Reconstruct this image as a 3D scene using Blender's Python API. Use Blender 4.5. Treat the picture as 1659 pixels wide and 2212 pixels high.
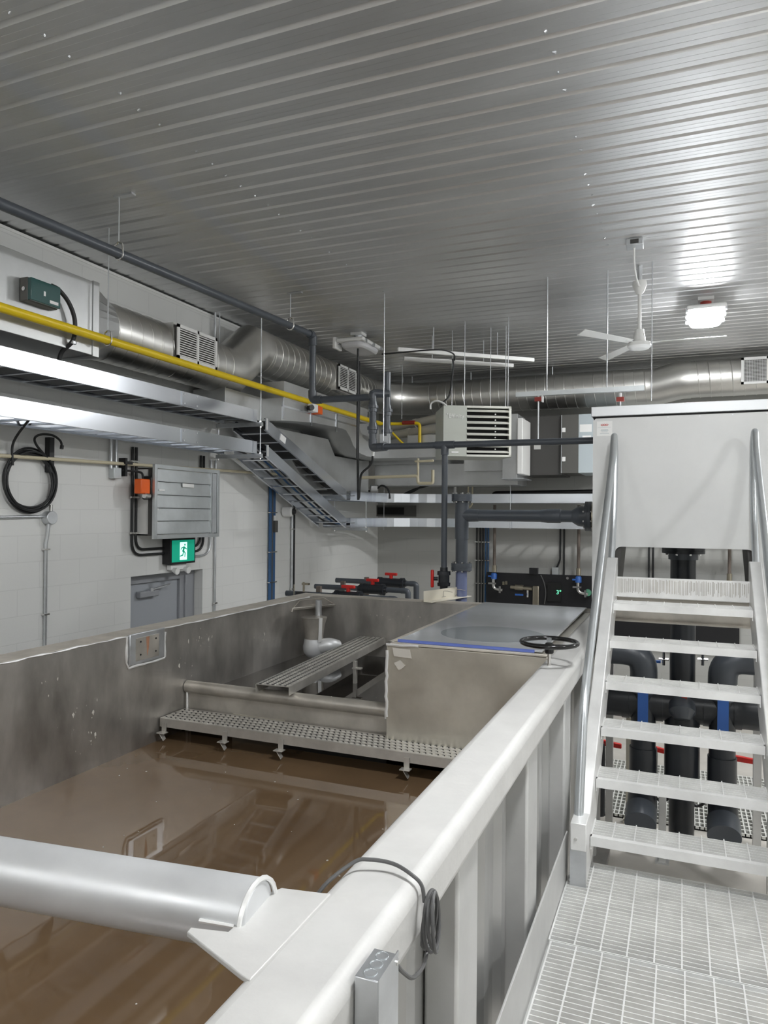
import bpy, bmesh, random
from math import *
from mathutils import Vector, Matrix
random.seed(7)
C = bpy.context.scene.collection
for o in list(bpy.data.objects): bpy.data.objects.remove(o)

# ------------------------------------------------------------------ camera
H = 2.75                       # eye height above the plant floor (metres)
FPX = 1568.5                   # focal length for a 1659 px wide frame
YAW, PITCH, ROLL = radians(22.286), radians(.161), radians(.481)
cf = Vector((-sin(YAW)*cos(PITCH), cos(YAW)*cos(PITCH), sin(PITCH)))
cr0 = Vector((cos(YAW), sin(YAW), 0)); cu0 = cr0.cross(cf)
cr = cos(ROLL)*cr0 + sin(ROLL)*cu0; cu = -sin(ROLL)*cr0 + cos(ROLL)*cu0
cd = bpy.data.cameras.new('camera'); cam = bpy.data.objects.new('camera', cd); C.objects.link(cam)
cam.matrix_world = Matrix(((cr.x, cu.x, -cf.x, 0), (cr.y, cu.y, -cf.y, 0), (cr.z, cu.z, -cf.z, H), (0, 0, 0, 1)))
cd.sensor_fit = 'HORIZONTAL'; cd.sensor_width = 36; cd.lens = 36*FPX/1659; cd.clip_start = .02
bpy.context.scene.camera = cam

# ------------------------------------------------------------------ world, exposure
w = bpy.data.worlds.new('world'); bpy.context.scene.world = w; w.use_nodes = True
w.node_tree.nodes['Background'].inputs[0].default_value = (.03, .032, .035, 1)
w.node_tree.nodes['Background'].inputs[1].default_value = .3
vs = bpy.context.scene.view_settings
bpy.context.scene.display_settings.display_device = 'sRGB'
vs.view_transform = 'Standard'; vs.look = 'None'; vs.gamma = 1; vs.use_curve_mapping = False
vs.exposure = 0.95
LAMP = 95.0                    # radiance of a lit fixture's lens
LIT = [(.20, 7.6), (.35, 2.1), (.35, -3.0), (3.7, 2.1), (3.7, 7.2), (-3.2, -3.0)]

# ------------------------------------------------------------------ measuring helper: a photo point at a known X, Y or Z
def at(px, py, X=None, Y=None, Z=None):
    d = cf + (px-829.5)/FPX*cr - (py-1106)/FPX*cu
    t = X/d.x if X is not None else Y/d.y if Y is not None else (Z-H)/d.z
    return Vector((0, 0, H)) + d*t

# ------------------------------------------------------------------ materials
MT = {}
def mat(name, col, rough=.5, metal=0., var=0., scale=6., stretch=(1, 1, 1), bump=0., bscale=40., col2=None, rvar=0., emit=0., trans=0., spec=None, alpha=1, aniso=0):
    m = bpy.data.materials.new(name); m.use_nodes = True; nt = m.node_tree; p = nt.nodes['Principled BSDF']
    p.inputs['Base Color'].default_value = (*col, 1); p.inputs['Roughness'].default_value = rough; p.inputs['Metallic'].default_value = metal
    if spec is not None: p.inputs['Specular IOR Level'].default_value = spec
    if trans: p.inputs['Transmission Weight'].default_value = trans
    if aniso: p.inputs['Anisotropic'].default_value = aniso
    if alpha < 1: p.inputs['Alpha'].default_value = alpha
    if emit:
        p.inputs['Emission Color'].default_value = (*col, 1); p.inputs['Emission Strength'].default_value = emit
    if var or bump or rvar or col2:
        tc = nt.nodes.new('ShaderNodeTexCoord'); mp = nt.nodes.new('ShaderNodeMapping'); mp.inputs['Scale'].default_value = stretch
        nt.links.new(tc.outputs['Object'], mp.inputs[0])
        n = nt.nodes.new('ShaderNodeTexNoise'); n.inputs['Scale'].default_value = scale; n.inputs['Detail'].default_value = 6; n.inputs['Roughness'].default_value = .6
        nt.links.new(mp.outputs[0], n.inputs['Vector'])
        r = nt.nodes.new('ShaderNodeValToRGB'); r.color_ramp.elements[0].position = .32; r.color_ramp.elements[1].position = .68
        c2 = col2 or tuple(max(0, c*(1-var)) for c in col)
        r.color_ramp.elements[0].color = (*c2, 1); r.color_ramp.elements[1].color = (*[min(1, c*(1+var*.4)) for c in col], 1)
        nt.links.new(n.outputs['Fac'], r.inputs[0]); nt.links.new(r.outputs[0], p.inputs['Base Color'])
        if rvar:
            mr = nt.nodes.new('ShaderNodeMapRange'); mr.inputs['To Min'].default_value = rough-rvar; mr.inputs['To Max'].default_value = rough+rvar
            mr.inputs['From Min'].default_value = .3; mr.inputs['From Max'].default_value = .7
            nt.links.new(n.outputs['Fac'], mr.inputs[0]); nt.links.new(mr.outputs[0], p.inputs['Roughness'])
        if bump:
            n2 = nt.nodes.new('ShaderNodeTexNoise'); n2.inputs['Scale'].default_value = bscale; n2.inputs['Detail'].default_value = 3
            nt.links.new(mp.outputs[0], n2.inputs['Vector'])
            b = nt.nodes.new('ShaderNodeBump'); b.inputs['Strength'].default_value = bump; b.inputs['Distance'].default_value = .01
            nt.links.new(n2.outputs['Fac'], b.inputs['Height']); nt.links.new(b.outputs[0], p.inputs['Normal'])
    MT[name] = m; return m
def block_wall(nm='painted_block', c=(.74, .745, .73)):
    m = mat(nm, c, .55); nt = m.node_tree; p = nt.nodes['Principled BSDF']
    g = nt.nodes.new('ShaderNodeNewGeometry'); sx = nt.nodes.new('ShaderNodeSeparateXYZ'); nt.links.new(g.outputs['Position'], sx.inputs[0])
    ad = nt.nodes.new('ShaderNodeMath'); ad.operation = 'ADD'; nt.links.new(sx.outputs['X'], ad.inputs[0]); nt.links.new(sx.outputs['Y'], ad.inputs[1])
    cb = nt.nodes.new('ShaderNodeCombineXYZ'); nt.links.new(ad.outputs[0], cb.inputs[0])
    zz = nt.nodes.new('ShaderNodeMath'); zz.operation = 'ADD'; zz.inputs[1].default_value = .035; nt.links.new(sx.outputs['Z'], zz.inputs[0]); nt.links.new(zz.outputs[0], cb.inputs[1])
    br = nt.nodes.new('ShaderNodeTexBrick'); br.inputs['Scale'].default_value = 1; br.inputs['Brick Width'].default_value = .4; br.inputs['Row Height'].default_value = .2
    br.inputs['Mortar Size'].default_value = .0035; br.inputs['Mortar Smooth'].default_value = .3; nt.links.new(cb.outputs[0], br.inputs['Vector'])
    n = nt.nodes.new('ShaderNodeTexNoise'); n.inputs['Scale'].default_value = 60; nt.links.new(g.outputs['Position'], n.inputs['Vector'])
    ml = nt.nodes.new('ShaderNodeMath'); ml.operation = 'MULTIPLY_ADD'; ml.inputs[1].default_value = -1.; nt.links.new(br.outputs['Fac'], ml.inputs[0])
    n3 = nt.nodes.new('ShaderNodeMath'); n3.operation = 'MULTIPLY'; n3.inputs[1].default_value = .25; nt.links.new(n.outputs['Fac'], n3.inputs[0]); nt.links.new(n3.outputs[0], ml.inputs[2])
    b = nt.nodes.new('ShaderNodeBump'); b.inputs['Strength'].default_value = .35; b.inputs['Distance'].default_value = .004
    nt.links.new(ml.outputs[0], b.inputs['Height']); nt.links.new(b.outputs[0], p.inputs['Normal'])
    # joints a little darker than the block faces
    mx = nt.nodes.new('ShaderNodeMixRGB'); mx.inputs[1].default_value = (*c, 1); mx.inputs[2].default_value = (*[v*.92 for v in c], 1)
    nt.links.new(br.outputs['Fac'], mx.inputs[0]); nt.links.new(mx.outputs[0], p.inputs['Base Color'])
    return m
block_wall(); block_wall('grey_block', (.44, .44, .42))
mat('deck_metal', (.74, .745, .75), .45, 1, var=.10, scale=1.1, stretch=(.6, 1.5, 1), rvar=.05)
mat('concrete', (.62, .59, .54), .6, var=.12, scale=3)
mat('tank_inner', (.50, .48, .45), .4, .85, var=.36, scale=3.5, stretch=(1, 1, .45), rvar=.1, bump=.08, bscale=30)
mat('tank_box', (.70, .67, .59), .36, .75, var=.2, scale=3, rvar=.06)
mat('rim_alu', (.58, .575, .56), .5, .12, var=.07, scale=9, bump=.06, bscale=60, rvar=.06)
mat('left_rim', (.56, .52, .46), .6, .3, var=.2, scale=7)
mat('tank_side', (.46, .46, .45), .45, .6, var=.1, scale=4, stretch=(1, 1, .2))
mat('stiffener_alu', (.60, .60, .59), .45, .45, var=.08, scale=5)
mat('pipe_alu', (.66, .67, .68), .42, .4, var=.10, scale=5, rvar=.08, bump=.08, bscale=12)
mat('weld', (.88, .88, .87), .4, .5)
mat('weir_alu', (.52, .49, .44), .45, .7, var=.25, scale=5, rvar=.08)
mat('plank_alu', (.60, .58, .54), .42, .7, var=.15, scale=9)
mat('plank_hole', (.02, .02, .02), .8)
mat('steel_galv', (.66, .68, .70), .36, .85, var=.14, scale=8, rvar=.08)
mat('grate_galv', (.90, .90, .89), .42, .45, var=.12, scale=8)
mat('stair_galv', (.88, .88, .87), .42, .4, var=.1, scale=6, rvar=.06)
mat('tube_galv', (.62, .65, .67), .33, .8, var=.08, scale=5, rvar=.02)
mat('duct_galv', (.84, .83, .80), .34, 1, var=.08, scale=2.5, rvar=.03)
mat('sheet_galv', (.62, .63, .63), .42, .85, var=.10, scale=3, rvar=.04)
mat('tray_alu', (.74, .77, .82), .22, .95, var=.04, scale=4)
mat('pvc', (.075, .085, .10), .32, var=.1, scale=5)
mat('pvc_dark', (.018, .021, .026), .3)
mat('pvc_blue', (.16, .19, .33), .35)
mat('yellow_paint', (.80, .58, .01), .35)
mat('beige_cpvc', (.62, .56, .40), .45)
mat('flue_pvc', (.50, .48, .42), .5)
mat('black_rubber', (.012, .012, .013), .45)
mat('black_cable', (.018, .019, .02), .5)
mat('blue_cable', (.035, .11, .25), .45)
mat('grey_cable', (.09, .09, .09), .45)
mat('white_paint', (.82, .82, .80), .4)
mat('white_plastic', (.85, .85, .84), .3)
mat('cabinet_alu', (.66, .665, .66), .5, .25, var=.06, scale=2.5)
mat('cabinet_lid', (.78, .80, .82), .4, .3)
mat('sticker', (.88, .88, .87), .5)
mat('red', (.62, .02, .015), .35)
mat('dark_red', (.30, .03, .02), .5)
mat('orange', (.85, .13, .01), .4)
mat('blue', (.03, .12, .42), .4)
mat('green', (.10, .32, .2), .5)
mat('door_grey', (.36, .38, .41), .5)
mat('frame_grey', (.30, .31, .33), .5)
mat('heater_paint', (.50, .52, .47), .4)
mat('heater_slat', (.68, .68, .62), .35)
mat('void_black', (.006, .006, .006), .8)
mat('hrv_dark', (.055, .053, .05), .5)
mat('hrv_mid', (.10, .098, .09), .45)
mat('hrv_light', (.48, .54, .57), .45)
mat('board_black', (.010, .010, .012), .4)
mat('brown_pipe', (.16, .13, .11), .5)
mat('chrome', (.75, .74, .72), .22, 1)
mat('brass_steel', (.42, .38, .30), .3, .9)
mat('louver_galv', (.60, .63, .64), .4, .75, var=.1, scale=6)
mat('lens_off', (.66, .66, .68), .3)
mat('frp_grate', (.72, .72, .68), .5)
mat('pit_dark', (.02, .02, .02), .7)
mat('wheel_black', (.008, .008, .008), .16)
mat('screen_teal', (.035, .10, .095), .12)
mat('led_green', (.15, .9, .45), emit=.9)
mat('exit_green', (.0, .26, .16), emit=.4)
mat('exit_white', (.6, .95, .85), emit=.55)
mat('lamp_lens', (.975, .99, 1), emit=LAMP)
mat('led_red', (.9, .05, .03), emit=1.)
mat('acrylic_dark', (.27, .29, .30), .08)
mat('acrylic', (.42, .43, .44), .1, var=.1, scale=2)
mat('blue_edge', (.12, .17, .48), .25)
mat('rust', (.40, .20, .12), .6, var=.3, scale=20)
mat('splatter', (.55, .52, .47), .6)
mat('bracket_beige', (.70, .66, .56), .5)
def water(name, c1, c2, rough):
    m = mat(name, c1, rough, var=.0, col2=c2, scale=1.6, spec=.5); p = m.node_tree.nodes['Principled BSDF']; p.inputs['IOR'].default_value = 1.6
    return m
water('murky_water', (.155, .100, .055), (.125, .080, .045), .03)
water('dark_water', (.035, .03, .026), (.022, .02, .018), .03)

# ------------------------------------------------------------------ mesh builder
class G:
    def __init__(s): s.b = bmesh.new(); s.sm = False
    def box(s, x0, x1, y0, y1, z0, z1):
        r = bmesh.ops.create_cube(s.b, size=1)['verts']
        for v in r: v.co = Vector(((x0+x1)/2+v.co.x*(x1-x0), (y0+y1)/2+v.co.y*(y1-y0), (z0+z1)/2+v.co.z*(z1-z0)))
        return s
    def obox(s, c, dx, dy, dz, ax=None, ay=None):      # oriented box: centre, sizes, x axis, y axis
        ax = Vector(ax or (1, 0, 0)).normalized(); ay = Vector(ay or (0, 1, 0)); ay = (ay-ax*ay.dot(ax)).normalized(); az = ax.cross(ay); c = Vector(c)
        for v in bmesh.ops.create_cube(s.b, size=1)['verts']:
            v.co = c + ax*v.co.x*dx + ay*v.co.y*dy + az*v.co.z*dz
        return s
    def beam(s, p, q, wd, h, up=(0, 0, 1)):
        p = Vector(p); q = Vector(q); d = q-p; up = Vector(up)
        side = d.cross(up).normalized(); u = side.cross(d).normalized(); c = (p+q)/2
        for v in bmesh.ops.create_cube(s.b, size=1)['verts']:
            v.co = c + d*v.co.x + side*v.co.y*wd + u*v.co.z*h
        return s
    def prism(s, poly, axis, a, b):                     # poly in the other two axes, extruded a..b along axis
        def mk(u, v, t): return {'x': (t, u, v), 'y': (u, t, v), 'z': (u, v, t)}[axis]
        A = [s.b.verts.new(mk(u, v, a)) for u, v in poly]; B = [s.b.verts.new(mk(u, v, b)) for u, v in poly]
        s.b.faces.new(A); s.b.faces.new(B[::-1]); n = len(poly)
        for i in range(n): s.b.faces.new((A[i], B[i], B[(i+1) % n], A[(i+1) % n]))
        return s
    def hull2(s, A, B):                                  # loft between two loops of points
        A = [s.b.verts.new(p) for p in A]; B = [s.b.verts.new(p) for p in B]; n = len(A)
        s.b.faces.new(A); s.b.faces.new(B[::-1])
        for i in range(n): s.b.faces.new((A[i], B[i], B[(i+1) % n], A[(i+1) % n]))
        return s
    def tube(s, pts, r, n=12, cap=True, closed=False):
        s.sm = True; pts = [Vector(p) for p in pts]; m = len(pts); rr = r if isinstance(r, (list, tuple)) else [r]*m
        T = []
        for i in range(m):
            a = pts[i]-pts[i-1] if (i or closed) else None; b = pts[(i+1) % m]-pts[i] if (i < m-1 or closed) else None
            t = (a.normalized() if a else Vector())+(b.normalized() if b else Vector()); T.append(t.normalized() if t.length > 1e-6 else (b or a).normalized())
        u = T[0].orthogonal().normalized(); rings = []
        for i in range(m):
            if i: u = (T[i-1].rotation_difference(T[i]) @ u)
            u = (u-T[i]*u.dot(T[i])).normalized(); v = T[i].cross(u)
            k = 1.
            if (0 < i < m-1): 
                c = (pts[i]-pts[i-1]).normalized().dot((pts[i+1]-pts[i]).normalized()); k = 1/max(.5, sqrt(max(0, (1+c)/2)))
            ring = []
            bis = ((pts[i]-pts[i-1]).normalized()-(pts[i+1]-pts[i]).normalized()) if 0 < i < m-1 else Vector()
            bis = bis.normalized() if bis.length > 1e-3 else None
            for j in range(n):
                d = (u*cos(2*pi*j/n)+v*sin(2*pi*j/n))*rr[i]
                if bis: d = d+bis*d.dot(bis)*(k-1)
                ring.append(s.b.verts.new(pts[i]+d))
            rings.append(ring)
        L = m if closed else m-1
        for i in range(L):
            A, B = rings[i], rings[(i+1) % m]
            for j in range(n): s.b.faces.new((A[j], A[(j+1) % n], B[(j+1) % n], B[j]))
        if cap and not closed: s.b.faces.new(rings[0][::-1]); s.b.faces.new(rings[-1])
        return s
    def cyl(s, p, q, r, n=16): return s.tube([p, q], r, n)
    def done(s, name, m, parent=None, bevel=0, smooth=None, seg=2):
        bmesh.ops.recalc_face_normals(s.b, faces=s.b.faces)
        me = bpy.data.meshes.new(name); s.b.to_mesh(me); s.b.free()
        sm = s.sm if smooth is None else smooth
        if sm:
            me.polygons.foreach_set('use_smooth', [True]*len(me.polygons))
            me.set_sharp_from_angle(angle=radians(38))
        me.materials.append(MT[m] if isinstance(m, str) else m)
        o = bpy.data.objects.new(name, me); C.objects.link(o)
        if parent: o.parent = parent; o.matrix_parent_inverse = parent.matrix_basis.inverted()
        if bevel:
            bv = o.modifiers.new('bevel', 'BEVEL'); bv.width = bevel; bv.segments = seg; bv.limit_method = 'ANGLE'; bv.angle_limit = radians(40)
            me.polygons.foreach_set('use_smooth', [True]*len(me.polygons)); me.set_sharp_from_angle(angle=radians(50))
        return o
def fillet(pts, r, n=6, closed=False):
    pts = [Vector(p) for p in pts]; out = [] if closed else [pts[0]]; m = len(pts)
    for i in (range(m) if closed else range(1, m-1)):
        p, a, b = pts[i], pts[i-1]-pts[i], pts[(i+1) % m]-pts[i]; k = min(r, a.length*.49, b.length*.49)
        A = p+a.normalized()*k; B = p+b.normalized()*k
        for j in range(n+1):
            t = j/n; out.append(A*(1-t)**2+p*2*t*(1-t)+B*t*t)
    if not closed: out.append(pts[-1])
    return out
def tag(o, label, cat, group=None, kind=None):
    o['label'] = label; o['category'] = cat
    if group: o['group'] = group
    if kind: o['kind'] = kind
    return o
def thing(name, loc, label, cat, group=None):
    o = bpy.data.objects.new(name, None); o.location = loc; o.empty_display_size = .1; C.objects.link(o)
    return tag(o, label, cat, group)
def struct(o): o['kind'] = 'structure'; return o
def dupe(root, off, label, group=None, rot=0):
    r = root.copy(); r.location = Vector(root.location)+Vector(off); C.objects.link(r); r['label'] = label
    if group: r['group'] = group
    if rot: r.rotation_euler.z += rot
    for c in list(root.children):
        d = c.copy(); C.objects.link(d); d.parent = r
        for g in list(c.children):
            e = g.copy(); C.objects.link(e); e.parent = d
    return r
def text(name, body, size, origin, ax, ay, m, parent, ext=.001, align='LEFT'):
    cu_ = bpy.data.curves.new(name, 'FONT'); cu_.body = body; cu_.size = size; cu_.extrude = ext; cu_.align_x = align
    t = bpy.data.objects.new(name, cu_); C.objects.link(t); bpy.context.view_layer.update()
    me = bpy.data.meshes.new_from_object(t.evaluated_get(bpy.context.evaluated_depsgraph_get())); bpy.data.objects.remove(t)
    ax = Vector(ax).normalized(); ay = Vector(ay).normalized(); az = ax.cross(ay); M = Matrix((ax, ay, az)).transposed().to_4x4(); M.translation = Vector(origin); me.transform(M)
    me.materials.clear(); me.materials.append(MT[m]); o = bpy.data.objects.new(name, me); C.objects.link(o)
    if parent: o.parent = parent; o.matrix_parent_inverse = parent.matrix_basis.inverted()
    return o

XL, YF, ZC = -4.55, 10.85, 4.83          # left wall, far wall, underside of the ceiling pans
# ================================================================== STRUCTURE
g = G(); wt = 4.815
g.box(XL-.2, XL, -7, 5.15, 0, wt); g.box(XL-.2, XL, 6.2, YF+.2, 0, wt); g.box(XL-.2, XL, 5.15, 6.2, 2.17, wt)
wl = struct(g.done('wall_left', 'painted_block'))
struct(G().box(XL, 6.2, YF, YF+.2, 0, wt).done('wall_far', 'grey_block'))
struct(G().box(6, 6.2, -7, YF, 0, wt).done('wall_right', 'painted_block'))
struct(G().box(XL, 6.2, -7.2, -7, 0, wt).done('wall_near', 'painted_block'))
struct(G().box(XL-.2, 6.2, -7.2, YF+.2, -.2, 0).done('floor', 'concrete'))
# ribbed steel deck: pans with two grooves, narrow flutes between
prof = []; y = -7.1; P_ = .156
while y < YF+.1:
    for f, z in ((0, 0), (.036, 0), (.038, .0007), (.040, 0), (.078, 0), (.080, .0007), (.082, 0), (.120, 0), (.126, .028), (.134, .028)): prof.append((y+f, ZC+z))
    y += P_
g = G(); A = [g.b.verts.new((XL-.19, a, z)) for a, z in prof]; B = [g.b.verts.new((6.1, a, z)) for a, z in prof]
for i in range(len(prof)-1): g.b.faces.new((A[i], B[i], B[i+1], A[i+1]))
ceil = struct(g.done('ceiling', 'deck_metal'))
g = G()
for xs in (-2.6, -.55, .95):
    for k in range(34):
        yy = -7.1+P_*(k+52)+.135
        if yy < YF and random.random() < .75: g.cyl((xs+random.uniform(-.02, .02), yy-.04, ZC-.006), (xs, yy-.04, ZC+.002), .006, 6)
g.done('deck_screws', 'steel_galv', ceil)
struct(G().box(XL, XL+.006, -7, YF, 4.792, 4.815).done('trim_1', 'white_paint'))
# door in its reveal
d = thing('door_1', (XL-.12, 5.6, 0), 'grey steel exit door in the left wall, under the green exit sign', 'door'); d['kind'] = 'structure'; del d['label']; del d['category']
G().box(-4.72, -4.68, 5.2, 5.965, 0, 2.085).done('door_leaf', 'door_grey', d, bevel=.003)
g = G(); g.box(-4.74, -4.65, 5.965, 6.2, 0, 2.17); g.box(-4.74, -4.65, 5.15, 5.2, 0, 2.17); g.box(-4.74, -4.65, 5.2, 5.965, 2.085, 2.17)
g.box(-4.655, -4.63, 6.03, 6.06, 0, 2.12); g.done('door_frame', 'frame_grey', d, bevel=.004)
cl = G().box(-4.68, -4.62, 5.36, 5.62, 1.95, 2.01).done('door_closer', 'frame_grey', d, bevel=.01)
g = G(); g.beam((-4.62, 5.52, 2.02), (-4.60, 5.75, 2.05), .02, .012); g.cyl((-4.63, 5.52, 2.0), (-4.63, 5.52, 2.035), .02); g.done('closer_arm', 'steel_galv', cl)

# ================================================================== LAMPS
def lamp(name, x, y, lit, label, z=4.675):
    t = thing(name, (x, y, z), label, 'ceiling light', 'box-shaped ceiling light fixtures')
    G().box(x-.17, x+.17, y-.30, y+.30, z, z+.04).done('housing', 'white_plastic', t, bevel=.015)
    g = G(); n = 28; lo = []; hi = []
    for (s, zz, lst) in ((.96, z, hi), (.84, z-.06, lo)):
        for j in range(n):
            a = 2*pi*j/n; c, q = cos(a), sin(a); lst.append((x+.165*s*copysign(abs(c)**.45, c), y+.29*s*copysign(abs(q)**.45, q), zz))
    g.hull2(hi, lo); g.done('lens', 'lamp_lens' if lit else 'lens_off', t, bevel=.02, smooth=True)
    g = G(); g.cyl((x, y-.05, z+.04), (x, y-.05, z+.075), .055, 20); g.done('socket', 'white_plastic', t)
    g = G(); g.cyl((x, y-.05, z+.075), (x, y-.05, z+.12), .05, 20); g.done('red_band', 'dark_red' if lit else 'steel_galv', t)
    g = G(); g.cyl((x, y-.05, z+.12), (x, y-.05, ZC), .045, 16); g.box(x-.07, x+.07, y-.12, y+.02, ZC-.03, ZC); g.done('mount', 'white_plastic', t)
    for sx in (-1, 1):
        for sy in (-.22, 0, .22): G().box(x+sx*.165-.012, x+sx*.165+.012, y+sy-.025, y+sy+.025, z-.012, z+.03).done('clip', 'steel_galv', t)
    return t
LBL = ['glowing white ceiling light hanging right of the white ceiling fan', 'glowing ceiling light above the top right corner of the photo', 'ceiling light behind the viewer over the walkway', 'ceiling light out of view right of the stair', 'ceiling light out of view behind the white cabinet', 'ceiling light at the back of the hall']
for (x, y), l in zip(LIT, LBL): lamp('ceiling_light', x, y, True, l)
off = lamp('ceiling_light', -3.46, 7.67, False, 'switched-off ceiling light with grey lens, left of the two pale strut rails', z=4.69)
G().box(-3.67, -3.63, 7.37, 7.55, 4.62, 4.75).done('end_bracket', 'white_plastic', off, bevel=.01)

# ================================================================== TANK
TX0, TX1 = -3.10, -.655        # inner faces
RX0, RX1 = -3.29, -.49         # outer edges of the rim
TY0, TY1, RY1 = -2.0, 5.90, 6.08
RZ = 2.0
tank = thing('process_tank', (-1.9, 2, 0), 'big open aluminium water tank with pale rounded rim, filling the lower left of the photo', 'tank')
def rtube(name, x0, x1, y0, y1, z0, z1, m, bev, par=tank): return G().box(x0, x1, y0, y1, z0, z1).done(name, m, par, bevel=bev, seg=4)
rtube('rim', TX1-.004, RX1, TY0, RY1, 1.872, RZ, 'rim_alu', .03)
rtube('rim', RX0, TX0-.012, TY0, RY1, 1.87, RZ, 'left_rim', .008)
rtube('rim', TX0-.011, TX1-.004, TY1+.012, RY1, 1.87, RZ-.001, 'left_rim', .008)
G().box(TX1-.0, TX1+.012, TY0, TY1, .1, 1.95).done('inner_wall', 'tank_inner', tank)
G().box(TX0-.012, TX0, TY0, TY1+.012, .1, 1.997).done('inner_wall', 'tank_inner', tank)
G().box(TX0, TX1, TY1, TY1+.012, .1, 1.996).done('inner_wall', 'tank_inner', tank)
G().box(TX0, TX1, TY0-.012, TY0, .1, 1.99).done('inner_wall', 'tank_inner', tank)
G().box(RX0+.02, RX1-.02, TY0, RY1-.02, .05, .1).done('tank_bottom', 'tank_inner', tank)
G().box(RX0+.02, RX0+.10, TY0, RY1, .1, 1.87).done('outer_wall', 'tank_side', tank)
G().box(RX0+.1, RX1-.13, RY1-.03, RY1-.01, .1, 1.87).done('outer_wall', 'tank_side', tank)
# corrugated right outer sheet, upright stiffeners with welded flats
g = G(); pr = []; y = TY0
while y < RY1-.05:
    for f, x in ((0, -.625), (.10, -.625), (.13, -.600), (.19, -.600), (.22, -.625)): pr.append((x, y+f))
    y += .25
poly = pr+[(-.64, pr[-1][1]), (-.64, TY0)]
g.prism(poly, 'z', .1, 1.875).done('outer_wall', 'tank_side', tank)
for i, yy in enumerate((-.02, .90, 1.82, 2.74, 3.68, 4.62)):
    sti = G().box(-.622, -.528, yy, yy+.20, .1, 1.875).done('stiffener', 'stiffener_alu', tank, bevel=.010)
    G().box(-.60, -.596, yy+.20, yy+.27, .1, 1.875).done('flat_bar', 'stiffener_alu', sti)
    g = G()
    for k in range(6): g.box(-.597, -.592, yy+.222, yy+.230, .15+k*.3, .15+k*.3+.17)
    g.done('weld_gap', 'void_black', sti)
# weld bead and patch on the left inner edge
g = G(); pts = [(TX0+.002, 1.8+k*.08+random.uniform(-.01, .01), RZ-.004+random.uniform(-.003, .003)) for k in range(51)]
g.tube(pts, [random.choice((.002, .003, .004, .007, .008)) for _ in pts], 6).done('weld_bead', 'weld', tank)
# mounting plate on left wall
mp = G().box(TX0-.001, TX0+.015, 3.49, 3.81, 1.815, 2.005).done('mounting_plate', 'steel_galv', tank, bevel=.004)
G().box(TX0+.013, TX0+.018, 3.54, 3.75, 1.835, 1.975).done('cover_plate', 'weir_alu', mp)
g = G()
for a in (3.58, 3.72):
    for b in (1.87, 1.95): g.cyl((TX0+.015, a, b), (TX0+.021, a, b), .006, 8)
g.done('bolts', 'void_black', mp)
g = G(); g.prism([(3.63, 1.972), (3.66, 1.972), (3.655, 1.90), (3.64, 1.85)], 'x', TX0+.0181, TX0+.0186); g.done('rust_streak', 'rust', mp)
pts = [(3.475, 1.99-.03*k) for k in range(6)]+[(3.49+.047*k, 1.803) for k in range(8)]+[(3.825, 1.82+.03*k) for k in range(6)]
G().tube([(TX0+.004, a+random.uniform(-.004, .004), b+random.uniform(-.004, .004)) for a, b in pts], [random.uniform(.005, .010) for _ in pts], 7).done('weld_bead', 'weld', mp)
# mineral splashes on the inner walls
g = G()
def blot(a, b, r, ax, p, q, st=1.8):
    n = 9; g.prism([(a+r*random.uniform(.4, 1.2)*cos(j*2*pi/n), b+r*random.uniform(.5, st)*sin(j*2*pi/n)) for j in range(n)], ax, p, q)
for (ca, cb_, sp, m_) in ((4.25, 1.86, .16, 16), (4.0, 1.70, .1, 6), (3.1, 1.62, .25, 9), (3.2, 1.45, .3, 10), (5.1, 1.74, .3, 9), (2.95, 1.83, .12, 4)):
    for k in range(m_):
        a, b = random.gauss(ca, sp*.5), random.gauss(cb_, .035)
        if 3.44 < a < 3.87 and b > 1.77: continue
        blot(a, b, random.choice((.002, .003, .003, .005, .009)), 'x', TX0, TX0+.0010, 2.2)
for k in range(12): blot(random.uniform(-2.9, -1.9), random.gauss(1.86, .03), random.choice((.003, .004, .008)), 'y', TY1-.0010, TY1, 1.0)
sp_ = g.done('splash_marks', 'splatter', tank); sp_['kind'] = 'stuff'
# far left corner gusset
g = G()
g.prism([(TX0, 5.50), (TX0, 5.9), (-2.89, 5.9)], 'z', 1.915, 1.927); g.tube([(TX0+.004, 5.48, 1.90), (TX0+.004, 5.50, 1.93), (-2.885, 5.896, 1.93)], .006, 6); g.tube([(TX0+.004, 5.50, 1.93), (TX0+.004, 5.62, 1.985), (-3.0, 5.894, 1.985), (-2.885, 5.894, 1.93)], .004, 6)
g.done('corner_gusset', 'weir_alu', tank)
# weir plate with round pipe cap
WY = 4.06
wp = G().box(TX0, -1.6, WY-.012, WY+.012, .1, 1.56).done('weir_plate', 'weir_alu', tank)
G().cyl((TX0+.005, WY, 1.57), (-1.60, WY, 1.57), .042, 20).done('weir_cap', 'weir_alu', wp)
g = G(); g.box(-3.05, -2.72, WY-.016, WY-.012, .9, 1.42); g.box(-2.33, -.66, WY-.10, WY-.096, .9, 1.40); g.done('dark_panel', 'pit_dark', wp)
G().box(-2.72, -2.33, WY-.02, WY-.012, .9, 1.43).done('centre_panel', 'tank_box', wp)
G().tube([(TX0+.02, WY-.02, 1.3+k*.04) for k in range(8)], .008, 6).done('weld_bead', 'weld', wp); g = G(); g.tube([(-1.62, WY-.03+random.uniform(-.006, .006), 1.53+k*.03) for k in range(3)], .015, 6); g.done('weld_bead', 'weld', wp)
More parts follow.
